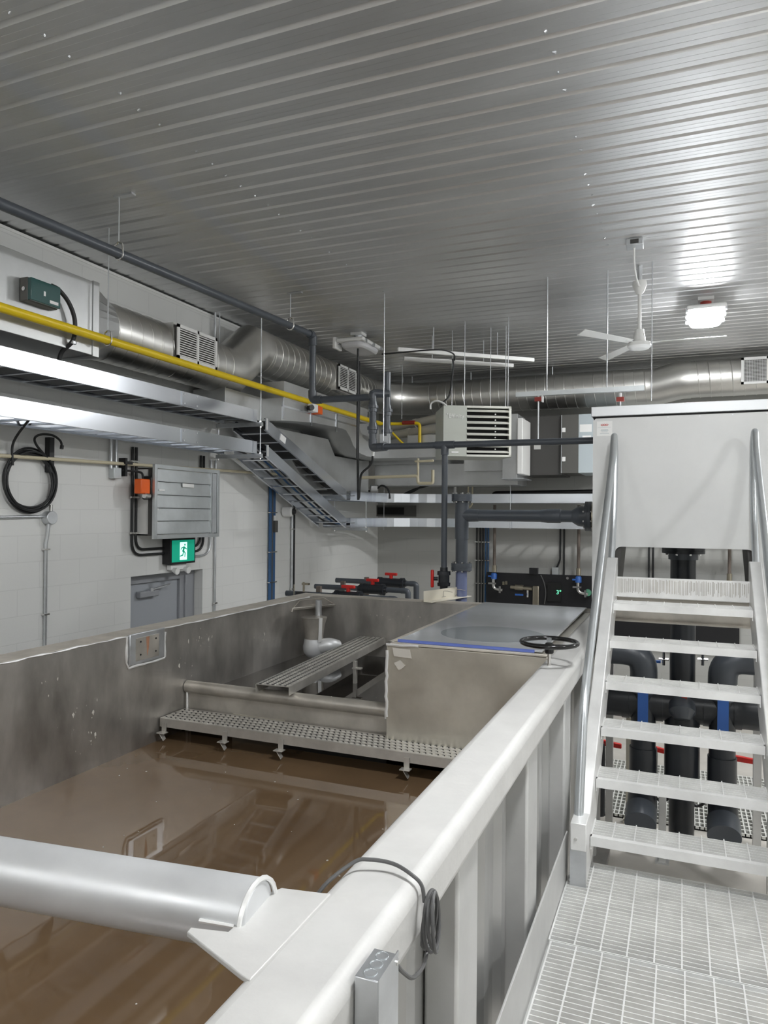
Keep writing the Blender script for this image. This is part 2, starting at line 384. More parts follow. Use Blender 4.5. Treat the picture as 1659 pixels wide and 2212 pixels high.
# covered flow box
bx = G().box(-1.60, TX1, 3.96, TY1+.05, .1, 1.985).done('flow_box', 'tank_box', tank, bevel=.006)
g = G(); g.box(-1.60, TX1-.01, 3.955, 3.985, 1.985, 1.998); g.box(-1.60, -1.57, 3.955, TY1+.1, 1.985, 1.998); g.done('box_flange', 'left_rim', bx, bevel=.003)
g = G(); g.tube([(-1.597+random.uniform(-.004, .004), 3.957, 1.56+k*.03) for k in range(14)], .009, 6); g.tube([(-1.6+k*.05, 3.957, 1.985+random.uniform(-.003, .003)) for k in range(5)], .008, 6); g.done('weld_bead', 'weld', bx)
g = G(); g.prism([(-1.56, 1.97), (-1.45, 1.965), (-1.44, 1.915), (-1.55, 1.92)], 'y', 3.9535, 3.955); g.prism([(-1.55, 1.88), (-1.51, 1.90), (-1.48, 1.87), (-1.50, 1.85), (-1.52, 1.84)], 'y', 3.9535, 3.955); g.done('weld_stain', 'splatter', bx)
# acrylic lid: smoked sheet with blue polished front edge
lid = tag(G().box(-1.54, -.70, 4.0, 6.02, 2.0, 2.012).done('acrylic_lid', 'acrylic', None, bevel=.002), 'clear grey plastic sheet lid with blue front edge, behind the handwheel', 'lid')
G().box(-1.54, -.74, 3.985, 4.0, 1.999, 2.014).done('front_edge', 'blue_edge', lid)
n = 30; g = G(); el = [(-1.08+.32*cos(a*2*pi/n), 4.42+.30*sin(a*2*pi/n)) for a in range(n)]; g.prism(el, 'z', 2.012, 2.0135).done('inspection_disc', 'acrylic_dark', lid, smooth=False)
# cross pipe, gusset
cp = G(); cp.cyl((TX0+.01, .925, 1.985), (-.735, 1.185, 1.99), .064, 32); cpo = cp.done('cross_pipe', 'pipe_alu', tank, bevel=.006)
g = G(); g.prism([(-.65, 1.285), (-.735, 1.27), (-.745, 1.25), (-.745, 1.10), (-.815, 1.085), (-.812, 1.07), (-.655, 1.005), (-.635, 1.0), (-.635, 1.29)], 'z', 1.992, 2.0015).done('gusset', 'rim_alu', cpo, bevel=.002)
g = G(); g.tube([(-.737, 1.185+.064*cos(a), 1.99+.064*sin(a)) for a in [pi*k/12 for k in range(13)]], .005, 6); g.tube([(-.745-k*.007, 1.119-k*.0008, 2.0) for k in range(11)], .004, 6)
g.done('weld_bead', 'weld', cpo)
# funnel and elbow in the far left corner
fx, fy = -2.915, 5.55
g = G(); zz = [1.52, 1.53, 1.56, 1.61, 1.655, 1.675]; rr = [.05, .066, .088, .094, .085, .082]
fn = G().tube([(fx, fy, z) for z in zz], rr, 24).done('overflow_elbow', 'pipe_alu', tank)
G().tube(fillet([(fx+.03, fy, 1.60), (fx+.13, fy+.02, 1.63), (fx+.17, fy+.1, 1.60)], .05), .062, 20).done('elbow_outlet', 'pipe_alu', fn)
g = G(); zz = [1.67, 1.70, 1.80, 1.855, 1.86, 1.858, 1.80, 1.70]; rr = [.078, .080, .094, .110, .112, .106, .088, .075]
g.tube([(fx, fy, z) for z in zz], rr, 28).done('funnel', 'weir_alu', fn)
G().beam((fx+.085, fy-.055, 1.66), (fx+.095, fy-.062, 1.865), .03, .006, up=(1, -1, 0)).done('strap', 'weld', fn)
G().cyl((fx-.02, fy+.12, 1.6), (fx-.02, fy+.12, 1.99), .028, 16).done('riser', 'steel_galv', fn)
# water
wat = G().box(TX0, TX1, TY0, WY-.012, 1.2, 1.285).done('water', 'murky_water'); tag(wat, 'flat brown murky water in the near part of the tank', 'water', kind='stuff')
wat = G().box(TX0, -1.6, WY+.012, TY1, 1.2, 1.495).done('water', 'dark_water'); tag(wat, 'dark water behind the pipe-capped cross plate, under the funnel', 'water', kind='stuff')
# loose floating flecks on water
g = G()
for k in range(60):
    a, b, r = random.uniform(-3.0, -.8), random.uniform(.6, 3.5), random.uniform(.002, .006); g.prism([(a+r*cos(j*1.3), b+r*random.uniform(.5, 1.4)*sin(j*1.3)) for j in range(5)], 'z', 1.2851, 1.2857)
tag(g.done('floating_flecks', 'splatter'), 'tiny pale flecks of scum floating on the brown water', 'scum', kind='stuff')

# ================================================================== PERFORATED PLANKS
def plank(name, L, W, holesx, label, Hh=.055):
    t = thing(name, (0, 0, 0), label, 'walkway plank', 'perforated aluminium planks laid across the tank')
    g = G(); g.box(0, L, 0, W, Hh-.004, Hh); g.done('tread_surface', 'plank_alu', t)
    for yy in (0, W-.004): G().box(0, L, yy, yy+.004, 0, Hh-.004).done('side_flange', 'plank_alu', t)
    g = G(); h = G(); nx = int(L/holesx); rows = 5
    for r in range(rows):
        for k in range(nx):
            x = (k+.5+(r % 2)*.5)*holesx; y = W*(r+.7)/(rows+.4)
            if x > L-.02: continue
            n = 8; a = holesx*.36; b = W/rows*.30
            g.prism([(x+a*cos(j*2*pi/n), y+b*sin(j*2*pi/n)) for j in range(n)], 'z', Hh, Hh+.0008)
            h.hull2([(x-a, y-b*1.1, Hh), (x+a, y-b*1.1, Hh), (x+a*.8, y-b*.4, Hh), (x-a*.8, y-b*.4, Hh)], [(x-a*.6, y-b*1.0, Hh+.006), (x+a*.6, y-b*1.0, Hh+.006), (x+a*.5, y-b*.6, Hh+.006), (x-a*.5, y-b*.6, Hh+.006)])
    g.done('holes', 'plank_hole', t); h.done('raised_lips', 'plank_alu', t)['kind'] = 'stuff'
    return t
L1 = -.655+3.09
p1 = plank('walkway_plank', L1, .25, .036, 'perforated aluminium plank spanning the tank just above the brown water')
p1.location = (-3.09, 3.775, 1.375)
p2 = plank('walkway_plank', 1.93, .235, .030, 'perforated aluminium plank lying lengthwise on the cross plate, end on to the viewer')
p2.rotation_euler.z = radians(94); p2.location = (-2.255, 3.97, 1.613)
def clip(x, y, z, label, d=(0, -1)):
    t = thing('plank_clip', (x, y, z), label, 'bracket', 'clips holding the planks')
    g = G(); g.box(x-.016, x+.016, y-.008, y, z-.02, z+.04); g.done('tab', 'plank_alu', t)
    g = G(); g.box(x-.03, x+.03, y-.045, y, z-.022, z-.016); g.hull2([(x-.01, y-.042, z-.022), (x-.005, y-.042, z-.022), (x-.005, y-.006, z-.022), (x-.01, y-.006, z-.022)], [(x+.016, y-.036, z-.066), (x+.020, y-.036, z-.066), (x+.020, y-.008, z-.058), (x+.016, y-.008, z-.058)]); g.done('hook', 'plank_alu', t, bevel=.002)
for px, l in ((322, 'clip at the left end of the lower plank, against the tank wall'), (487, 'clip under the lower plank, second from the left tank wall'), (608, 'clip under the middle of the lower plank'), (880, 'clip under the right part of the lower plank')):
    q = at(px, 1590, Y=3.775); clip(max(q.x, -3.05), 3.772, 1.365, l)
cb = thing('plank_clip', (-2.1, 4.75, 1.5), 'metal post clamp under the middle of the lengthwise plank, dipping in dark water', 'bracket')
q = at(768, 1445, Z=1.60)
g = G(); g.box(q.x-.02, q.x+.05, q.y-.02, q.y+.02, 1.60, 1.612); g.box(q.x-.015, q.x+.01, q.y-.015, q.y+.015, 1.42, 1.66); g.done('post', 'plank_alu', cb, bevel=.002)
tag(G().box(-2.32, -1.62, 4.06+.02, 4.06+.05, 1.50, 1.52).done('ledge_bar', 'weir_alu'), 'thin metal bar just above the dark water under the lengthwise plank', 'bar')

# ================================================================== HANDWHEEL
hx, hy, hz = -.605, 3.66, 2.118
hw = thing('handwheel', (hx, hy, 2.0), 'glossy black handwheel on a short steel stem, standing on the tank rim', 'handwheel')
g = G(); g.tube([(hx+.136*cos(a), hy+.136*sin(a), hz) for a in [2*pi*k/48 for k in range(48)]], .0115, 12, closed=True); g.done('wheel_rim', 'wheel_black', hw)
for a in (radians(100), radians(220), radians(340)):
    g = G(); g.beam((hx+.02*cos(a), hy+.02*sin(a), hz-.012), (hx+.13*cos(a), hy+.13*sin(a), hz), .024, .006); g.done('spoke', 'steel_galv' if a < 2 else 'wheel_black', hw)
g = G(); g.tube([(hx, hy, hz-.055), (hx, hy, hz-.05), (hx, hy, hz-.008), (hx, hy, hz-.002)], [.018, .022, .022, .016], 20); g.done('hub', 'wheel_black', hw)
G().cyl((hx, hy, 1.99), (hx, hy, hz-.05), .0085, 14).done('stem', 'chrome', hw)

# ================================================================== CABLE, JUNCTION BOX on the rim
cb = thing('sensor_cable', (-.55, 1.35, 2.0), 'thin dark cable draped over the tank rim and wound in a hanging loop', 'cable')
pts = [(-.70, 1.27, 1.80), (-.69, 1.28, 1.90), (-.672, 1.31, 1.985), at(762, 1864, Z=2.02), at(800, 1857, Z=2.022), at(850, 1866, Z=2.018), at(890, 1890, Z=2.012), (-.484, 1.40, 1.995), (-.476, 1.395, 1.965)]
def smooth(pts, n=6):
    P = [Vector(p) for p in pts]; P = [P[0]*2-P[1]]+P+[P[-1]*2-P[-2]]; out = []
    for i in range(1, len(P)-2):
        for k in range(n):
            t = k/n; a, b, c, d_ = P[i-1], P[i], P[i+1], P[i+2]
            out.append(.5*((2*b)+(c-a)*t+(2*a-5*b+4*c-d_)*t*t+(3*b-a-3*c+d_)*t**3))
    out.append(P[-2]); return out
G().tube(smooth(pts), .0042, 8).done('lead', 'grey_cable', cb)
for k in range(5):
    g = G(); oy = .004*(k-2); rz = .050+.004*(k % 3)
    g.tube([(-.472+.004*k+.008*sin(a+k), 1.405+(.026+oy)*cos(a)+.006*sin(a), 1.925+rz*sin(a)) for a in [2*pi*j/28 for j in range(28)]], .0040, 7, closed=True); g.done('coil_turn', 'grey_cable', cb)
G().tube(smooth([(-.468, 1.395, 1.876), (-.462, 1.35, 1.866), (-.458, 1.28, 1.885), (-.455, 1.22, 1.93), (-.448, 1.165, 1.978)]), .0040, 8).done('tail', 'grey_cable', cb)
jb = thing('junction_box', (-.465, 1.12, 1.9), 'galvanised steel junction box with round knockouts, fixed to the outside of the tank rim', 'junction box')
x0, x1, y0, y1, z0, z1 = -.488, -.446, 1.080, 1.163, 1.84, 1.998
G().box(x0, x1, y0, y1, z0, z1).done('box', 'steel_galv', jb, bevel=.002)
g = G()
for yy in (1.097, 1.122, 1.147): g.tube([((x0+x1)/2+.011*cos(a), yy+.011*sin(a), z1+.0005) for a in [2*pi*k/20 for k in range(20)]], .0009, 5, closed=True)
g.tube([((x0+x1)/2+.011*cos(a), y0-.0005, 1.88+.011*sin(a)) for a in [2*pi*k/20 for k in range(20)]], .0009, 5, closed=True)
g.done('knockouts', 'tube_galv', jb)
g = G().box(x1, x1+.002, y0-.002, y1+.003, z0, z1+.004); g.done('cover', 'steel_galv', jb)
G().cyl((x1, 1.158, 1.985), (x1+.004, 1.158, 1.985), .004, 8).done('screw', 'chrome', jb)
g = G()
for k in range(9): g.tube([(-.467, 1.074-.005*k, 1.90-.012*k), (-.467, 1.070-.005*k, 1.894-.012*k)], .014, 14)
g.done('armoured_whip', 'chrome', jb)

# angle bracket on the far rim
br = thing('angle_bracket', (-2.0, 6.1, 2.0), 'beige L-shaped bracket lying across the far rim, left of the covered box', 'bracket')
a, b = Vector((-2.03, 5.86, 2.004)), Vector((-1.85, 6.48, 2.004)); dv = (b-a).normalized(); sd = Vector((dv.y, -dv.x, 0))
G().beam(a+sd*.04, b+sd*.04, .08, .006).done('base_leg', 'bracket_beige', br, bevel=.002)
G().beam(a+Vector((0, 0, .045)), b+Vector((0, 0, .045)), .006, .09).done('upright_leg', 'bracket_beige', br, bevel=.002)
for t in (.45, .78):
    c = a+(b-a)*t; g = G(); g.tube([c+sd*.01+Vector((0, 0, .02)), c+sd*.01+Vector((0, 0, .07)), c+sd*.05+Vector((0, 0, .072)), c+sd*.10+Vector((0, 0, .066))], .003, 6); g.tube([c+sd*.01+Vector((0, 0, .02))-dv*.03, c+sd*.012+Vector((0, 0, .02))+dv*.03], .003, 6); g.done('u_bolt', 'chrome', br)

# ================================================================== PLATFORM
def grating(name, x0, x1, y0, y1, z, bar, rod, label, cat='grating', m='grate_galv', t=None, bh=.025):
    t = t or thing(name, ((x0+x1)/2, (y0+y1)/2, z-bh), label, cat, 'bar gratings of the walkway')
    g = G(); n = int(round((y1-y0)/bar))
    for k in range(n+1): yy = y0+(y1-y0)*k/n; g.box(x0, x1, yy-.0022, yy+.0022, z-bh, z)
    g.done('bearing_bars', m, t)
    g = G(); k = x0+.0
    while k <= x1+.001: g.box(k-.003, k+.003, y0, y1, z-.006, z+.0006); k += rod
    g.done('cross_rods', m, t)
    return t
grating('walkway_grating', -.495, 1.3, 3.045, 3.80, 1.0, .030, .1016, 'steel bar grating panel of the walkway at the foot of the stair')
grating('walkway_grating', -.485, 1.3, 1.55, 3.035, 1.0, .030, .1016, 'nearer steel bar grating panel of the walkway, at the bottom right edge of the photo')
tp = thing('toe_plate', (-.505, 2.7, 1.0), 'long pale toe plate along the tank side of the walkway', 'toe plate')
G().box(-.51, -.502, .8, 3.62, .90, 1.215).done('plate', 'stiffener_alu', tp, bevel=.002)
G().box(-.502, -.47, .8, 3.75, .93, .972).done('support_angle', 'stiffener_alu', tp)
fr = thing('walkway_support', (.4, 2.5, 0), 'steel beams and legs carrying the walkway gratings', 'support frame')
for yy in (1.6, 3.0, 3.72): G().box(-.47, 1.3, yy, yy+.05, .875, .973).done('cross_beam', 'stiffener_alu', fr)
for xx in (-.45, 1.2):
    for yy in (1.6, 3.72): G().box(xx, xx+.06, yy, yy+.05, 0, .875).done('leg', 'stiffener_alu', fr)

# ================================================================== STAIR
st = thing('stair', (0, 4.3, 1.0), 'galvanised steel stair with six grating treads climbing to the white cabinet', 'stair')
RUN, RISE, Y0, Z0 = .241, .203, 3.70, 1.172
def yz(i): return Y0+RUN*i, Z0+RISE*i
sl = RISE/RUN
for s in (-1, 1):
    xa, xb = sorted((s*.408, s*.475))
    g = G()
    f0 = (3.535, 1.0); f1 = (3.535, 1.0+.16)
    top = (5.30, 2.50)
    fr_ = [(3.535, 1.0), (3.66, 1.0), (3.84, 1.02), (5.30, 2.20), (5.30, 2.46), (5.215, 2.46), (3.60, 1.19), (3.535, 1.10)]
    g.prism(fr_, 'x', xa, xb); so = g.done('stringer', 'stair_galv', st, bevel=.004)
    G().box(xa-.004, xb+.004, 3.527, 3.535, 1.0, 1.2).done('foot_plate', 'steel_galv', so)
    G().box(xa-.002, xb+.004, 3.52, 3.66, 1.17, 1.30).done('rail_bracket', 'stair_galv', so, bevel=.004)
    xx = s*.452
    pth = fillet([(xx, 3.60, 1.20), (xx, 3.79, 1.80), (xx, 5.36, 3.17), (xx, 5.46, 3.36), (xx, 5.55, 3.22), (xx, 5.47, 2.72), (xx, 5.26, 2.36)], .12, 8)
    rail = G().tube(pth, .0225, 20).done('handrail', 'tube_galv', st)
    g = G(); g.tube([(xx, 3.60+.003, 1.21), (xx, 3.61, 1.235)], .03, 18); g.done('post_weld', 'weld', rail)
    bt = G(); bt.cyl((xx-.0, 3.52, 1.225), (xx, 3.512, 1.225), .008, 8); bt.done('bolt', 'chrome', so)
for i in range(6):
    y, z = yz(i)
    t = G(); x0, x1 = -.405, .405
    nb = 7
    for k in range(nb): yy = y+.035+k*.030; t.box(x0, x1, yy-.0025, yy+.0025, z-.028, z-.002)
    tr = t.done('tread', 'grate_galv', st)
    G().prism([(y, z-.045), (y, z), (y+.032, z), (y+.032, z-.004), (y+.004, z-.006), (y+.004, z-.045)], 'x', x0, x1).done('nosing', 'stair_galv', tr)
    g = G()
    for k in range(9): xx = x0+.0+.1012*k; g.box(xx-.0025, xx+.0025, y+.03, y+.23, z-.008, z+.0005)
    g.done('cross_rods', 'grate_galv', tr)
    g = G()
    for xx in (x0, x1-.005): g.box(xx, xx+.005, y+.005, y+.23, z-.065, z)
    g.done('end_plate', 'stair_galv', tr)
# top channel with streaked face
ch = G().box(-.44, .44, 5.215, 5.225, 2.20, 2.335).done('top_plate', 'stair_galv', st)
g = G()
for k in range(95):
    x = -.40+.80*k/94+random.uniform(-.003, .003); a = random.uniform(0, .05); g.box(x-.0016, x+.0012, 5.213, 5.215, 2.225+a*random.random(), 2.325-a*random.random()*.4)
g.done('drip_streaks', 'weir_alu', ch)
G().box(-.40, .40, 5.05+.18, 5.45, 2.195, 2.202).done('top_ledge', 'stair_galv', st)
g = G(); g.box(-.43, .43, 5.29, 5.30, 2.03, 2.20); g.box(-.43, .43, 5.22, 5.30, 2.03, 2.04); g.done('channel_beam', 'weir_alu', st)

# ================================================================== CABINET
CY = 5.6
cab = thing('equipment_cabinet', (0, 5.8, 2.0), 'big pale grey metal cabinet with a white sticker, standing at the head of the stair', 'cabinet')
cx0, cx1, cz1 = -.615, .63, 3.475
g = G(); R_ = .045; zo = 2.525; xo0, xo1 = -.452, .468
out = [(cx0, 2.05), (cx0, cz1-.02), (cx0+.02, cz1), (cx1-.02, cz1), (cx1, cz1-.02), (cx1, 2.05), (xo1, 2.05)]
out += [(xo1, zo-R_)]+[(xo1-R_+R_*cos(a), zo-R_+R_*sin(a)) for a in [pi/2*k/6 for k in range(1, 7)]]
out += [(xo0+R_-R_*sin(a), zo-R_+R_*cos(a)) for a in [pi/2*k/6 for k in range(0, 7)]]+[(xo0, 2.05)]
g.prism(out, 'y', CY, CY+.004).done('front_panel', 'cabinet_alu', cab)
g = G(); g.box(cx0, cx0+.004, CY+.004, 6.75, zo, cz1); g.box(cx1-.004, cx1, CY+.004, 6.75, zo, cz1); g.box(cx0, cx1, 6.75, 6.754, zo, cz1); g.box(cx0+.004, cx1-.004, CY+.004, 6.75, zo+.01, zo+.014); g.done('shell', 'cabinet_alu', cab)
G().prism([(xo0-.002, zo), (xo0+.045, zo), (xo0+.002, 2.06), (xo0-.002, 2.06)], 'y', CY+.02, CY+.5).done('side_gusset', 'hrv_dark', cab); G().prism([(xo1+.002, zo), (xo1-.045, zo), (xo1-.002, 2.06), (xo1+.002, 2.06)], 'y', CY+.02, CY+.5).done('side_gusset', 'hrv_dark', cab)
g = G(); 
for xx in (cx0+.01, cx1-.07):
    for yy in (CY+.01, 6.68): g.box(xx, xx+.06, yy, yy+.06, 2.0 if (xx < 0 and yy < 6) else 0, zo)
g.done('frame_leg', 'stiffener_alu', cab)
ld = G().box(cx0-.012, cx1+.012, CY-.02, 6.77, cz1+.012, cz1+.085).done('lid', 'cabinet_lid', cab, bevel=.004)
G().box(cx0, cx1, CY-.004, 6.7, cz1, cz1+.012).done('gasket', 'void_black', ld)
g = G()
for k in range(6): g.cyl((cx0+.1+k*.21, CY-.006, cz1-.012), (cx0+.1+k*.21, CY+.001, cz1-.012), .005, 8)
g.done('rivets', 'steel_galv', cab)
sk = G().box(-.588, -.478, CY-.0012, CY, 3.342, 3.452).done('sticker', 'sticker', cab)
g = G(); nn = 40                                             # red emblem: three linked loops
for k, cxx in enumerate((-.550, -.533, -.516)): g.tube([(cxx+.0085*cos(a), CY-.002, 3.425+.0055*sin(a)) for a in [2*pi*j/20 for j in range(20)]], .0017, 5, closed=True)
g.done('red_emblem', 'red', sk)
g = G()
for k, (w_, zz) in enumerate(((.095, 3.405), (.05, 3.388), (.055, 3.380), (.045, 3.372), (.066, 3.36))): g.box(-.533-w_/2, -.533+w_/2, CY-.0018, CY-.0012, zz, zz+(.0012 if k == 0 else .003))
g.done('fine_print', 'hrv_light', sk)

# ================================================================== FLANGED PVC PIPE RUN
def flange(p, axis, r, th, name, par, bolts=8, m='pvc'):
    ax = Vector(axis).normalized(); p = Vector(p); g = G(); g.tube([p-ax*th/2, p-ax*.002, p-ax*.0019, p+ax*.0019, p+ax*.002, p+ax*th/2], [r, r, r*.97, r*.97, r, r], 28)
    o = g.done(name, m, par); u = ax.orthogonal().normalized(); v = ax.cross(u); b = G()
    for k in range(bolts):
        a = 2*pi*(k+.5)/bolts; c = p+(u*cos(a)+v*sin(a))*r*.82; b.cyl(c-ax*(th/2+.013), c+ax*(th/2+.013), .009, 6)
    b.done('flange_bolts', 'chrome', o); return o
PY = 6.4
pp = thing('inlet_pipe', (-1.86, PY, 2), 'thick dark grey flanged plastic pipe running from behind the tank into the white cabinet', 'pipe')
xv = -1.855; zt = 2.745
G().cyl((xv, PY, .3), (xv, PY, 2.24), .052, 24).done('lower_pipe', 'pvc_blue', pp)
G().cyl((xv, PY, 2.24), (xv, PY, 2.6), .055, 24).done('pipe', 'pvc', pp)
tee = G(); tee.tube([(xv, PY, 2.53), (xv, PY, 2.92)], .062, 24); tee.tube([(xv, PY, zt), (xv+.16, PY, zt)], [.060, .056], 24); tee.done('tee', 'pvc', pp)
G().cyl((xv+.1, PY, zt), (-.60, PY, zt), .052, 24).done('pipe', 'pvc', pp)
G().tube([(-1.14, PY, zt), (-1.09, PY, zt), (-1.08, PY, zt), (-.97, PY, zt), (-.965, PY, zt)], [.053, .060, .062, .062, .055], 24).done('coupling', 'pvc', pp)
G().tube([(-.87, PY, zt), (-.82, PY, zt), (-.80, PY, zt), (-.74, PY, zt)], [.055, .085, .088, .088], 24).done('reducer', 'pvc', pp)
flange((-.735, PY, zt), (1, 0, 0), .127, .05, 'end_flange', pp)
G().cyl((-.70, PY, zt), (-.66, PY, zt), .122, 28).done('steel_ring', 'brass_steel', pp); G().cyl((-.66, PY, zt), (-.62, PY, zt), .10, 28).done('cabinet_flange', 'brass_steel', pp)
flange((xv, PY, 2.905), (0, 0, 1), .095, .065, 'top_flange', pp); flange((xv, PY, 2.275), (0, 0, 1), .095, .065, 'lower_flange', pp)
# small drain pipe with red valve
sp = thing('drain_pipe', (-1.98, PY, 2), 'slim dark grey plastic pipe with a red-handled valve, dropping left of the thick flanged pipe', 'pipe')
zz = 3.385; xd = -2.0
PYs = 6.33
G().cyl((-2.66, PYs, zz), (-.60, PYs, zz), .029, 18).done('level_pipe', 'pvc', sp)
G().cyl((xd, PYs, .4), (xd, PYs, zz), .0275, 18).done('drop_pipe', 'pvc', sp)
g = G(); g.tube([(xd-.09, PYs, zz), (xd+.09, PYs, zz)], .036, 18); g.cyl((xd, PYs, zz), (xd, PYs, zz-.09), .036, 18); g.done('tee', 'pvc', sp)
vb = G().tube([(xd, PYs, 2.06), (xd, PYs, 2.10), (xd, PYs, 2.101), (xd, PYs, 2.13), (xd, PYs, 2.131), (xd, PYs, 2.20), (xd, PYs, 2.201), (xd, PYs, 2.235), (xd, PYs, 2.236), (xd, PYs, 2.27)], [.035, .037, .058, .060, .05, .05, .062, .060, .036, .034], 24).done('ball_valve', 'pvc_dark', sp)
g = G(); g.cyl((xd-.05, PYs-.02, 2.165), (xd-.085, PYs-.03, 2.165), .018, 12); g.done('valve_stem', 'pvc_dark', vb)
G().box(xd-.112, xd-.085, PYs-.05, PYs-.02, 2.085, 2.245).done('valve_handle', 'red', vb, bevel=.008)

# ceiling drain pipe, riser and unions
cpz = thing('overhead_pipe', (-3.43, 4, 4.4), 'long dark grey plastic pipe under the ceiling, dropping to two union-jointed risers', 'pipe')
G().tube(fillet([(-3.46, -4.5, 4.30), (-3.44, 2.86, 4.42), (-3.43, 6.45, 4.535), (-3.43, 6.45, 3.885), (-2.78, 6.45, 3.88)], .05), .033, 18).done('pipe', 'pvc', cpz)
for a, b in (((-3.43, 6.45, 3.82), (-3.43, 6.45, 3.95)),): pass
g = G(); g.tube(fillet([(-3.43, 6.45, 3.98), (-3.43, 6.45, 3.885), (-3.33, 6.45, 3.885)], .05), .042, 18); g.tube(fillet([(-3.43, 6.37, 4.533), (-3.43, 6.45, 4.535), (-3.43, 6.45, 4.43)], .05), .041, 18); g.done('elbows', 'pvc', cpz)
def riser(x, y, zt, zb, us, name):
    g = G(); zs = [zb, zt]; g.cyl((x, y, zb), (x, y, zt), .034, 18)
    for u in us: g.tube([(x, y, u-.05), (x, y, u-.049), (x, y, u-.015), (x, y, u-.014), (x, y, u+.014), (x, y, u+.015), (x, y, u+.05)], [.036, .043, .043, .054, .054, .043, .040], 18)
    return g.done(name, 'pvc', cpz)
riser(-2.755, 6.42, 3.93, 3.44, (3.78, 3.575), 'union_riser')
G().tube(fillet([(-2.755, 6.42, 3.47), (-2.755, 6.42, 3.385), (-2.58, PYs, 3.385)], .07), .041, 18).done('elbow', 'pvc', cpz)
riser(-2.64, 6.5, 4.12, 3.42, (3.75, 3.55), 'union_riser')
G().tube(fillet([(-2.76, 6.42, 3.86), (-2.76, 6.42, 3.91), (-2.62, 6.50, 3.91)], .04), .041, 18).done('elbow', 'pvc', cpz)
G().cyl((-3.0, 6.6, 4.4), (-3.0, 6.6, 3.3), .011, 10).done('vent_tube', 'black_cable', cpz)
G().box(-2.70, -2.60, 6.46, 6.50, 3.40, 3.52).done('mount_plate', 'steel_galv', cpz)

# yellow gas pipe
yp = thing('gas_pipe', (-3.9, 5, 4.0), 'long bright yellow gas pipe along the left wall', 'pipe')
G().cyl((-3.9, -4.5, 4.0), (-3.9, 9.35, 4.012), .031, 20).done('pipe', 'yellow_paint', yp)
G().tube(fillet([(-3.9, 9.35, 4.012), (-3.65, 9.45, 4.01), (-3.35, 9.45, 4.01), (-3.35, 9.45, 3.55)], .06), .022, 14).done('branch', 'yellow_paint', yp)
G().tube(fillet([(-3.85, 9.4, 4.0), (-3.6, 9.5, 3.72), (-3.4, 9.45, 3.66), (-2.8, 9.45, 3.62)], .08), .015, 10).done('branch', 'yellow_paint', yp)
G().tube([(-3.60, 9.44, 4.02), (-3.42, 9.44, 4.02)], .028, 12).done('red_fitting', 'dark_red', yp)

# ================================================================== LEFT DUCTWORK
def spiral(name, pts, r, par, rib=.13, m='duct_galv', arc=0):
    g = G(); g.tube(pts, r, 40); o = g.done(name, m, par)
    # raised lock seam
    h = G(); P_s = [Vector(p) for p in pts]
    for a, b in zip(P_s, P_s[1:]):
        L = (b-a).length; d = (b-a).normalized(); u = Vector((0, 0, 1)); u = (u-d*u.dot(d)).normalized(); v = d.cross(u)
        if L < .12: continue
        turns = L/rib; n = max(8, int(turns*36)); rng = []
        for k in range(n+1):
            t = k/n; an = 2*pi*turns*t; rng.append(a+d*L*t+(u*cos(an)+v*sin(an))*(r+.0005))
        h.tube(rng, .0026 if pts[0][0] == pts[1][0] else .0055, 5)
    h.done('lock_seam', m, o); return o
du = thing('spiral_duct', (-4.27, 7, 4.2), 'large galvanised spiral duct along the top of the left wall and far wall', 'duct')
spiral('duct_section', [(-4.28, 4.40, 4.185), (-4.28, 6.10, 4.185)], .236, du)
g = G(); g.tube([(-4.28, 5.99, 4.185), (-4.28, 6.20, 4.185), (-4.26, 6.60, 4.49), (-4.26, 6.8, 4.49)], .240, 40); g.done('offset_elbow', 'duct_galv', du)
spiral('duct_section', [(-4.26, 6.72, 4.485), (-4.26, 9.55, 4.485)], .24, du)
cxr, cyr, R0 = -4.26+.78, 9.55, .78
g = G(); g.tube([(cxr-R0*cos(a), cyr+R0*sin(a), 4.485) for a in [pi/2*k/7 for k in range(8)]], .242, 40); g.done('corner_elbow', 'duct_galv', du)
spiral('duct_section', [(cxr, cyr+R0, 4.485), (-.35, cyr+R0, 4.485)], .24, du, rib=.13)
g = G(); g.tube([(-.42, cyr+R0, 4.485), (-.3, cyr+R0, 4.485), (-.02, cyr+R0-.1, 4.53), (.1, cyr+R0-.1, 4.53)], .243, 40); g.done('offset_elbow', 'duct_galv', du)
spiral('duct_section', [(.02, cyr+R0-.1, 4.53), (4.5, cyr+R0-.1, 4.53)], .235, du)
g = G(); g.tube([(-4.28, 4.93, 4.185), (-4.28, 4.945, 4.185)], .241, 40); g.done('joint_band', 'duct_galv', du)
# boot from square to round
tr = G(); n = 32; A = []; B = []
for k in range(n):
    a = 2*pi*(k+.5)/n; c, s = cos(a), sin(a); m_ = max(abs(c), abs(s)); A.append((-4.265+.265*c/m_, 4.16, 4.165+.27*s/m_)); B.append((-4.28+.236*c, 4.43, 4.185+.236*s))
tr.hull2(A, B).done('transition', 'sheet_galv', du)
G().box(-4.53, -4.0, 1.5, 4.10, 3.895, 4.435).done('square_duct', 'sheet_galv', du, bevel=.003)
G().box(-4.535, -3.992, 4.10, 4.16, 3.888, 4.442).done('duct_flange', 'sheet_galv', du, bevel=.002)
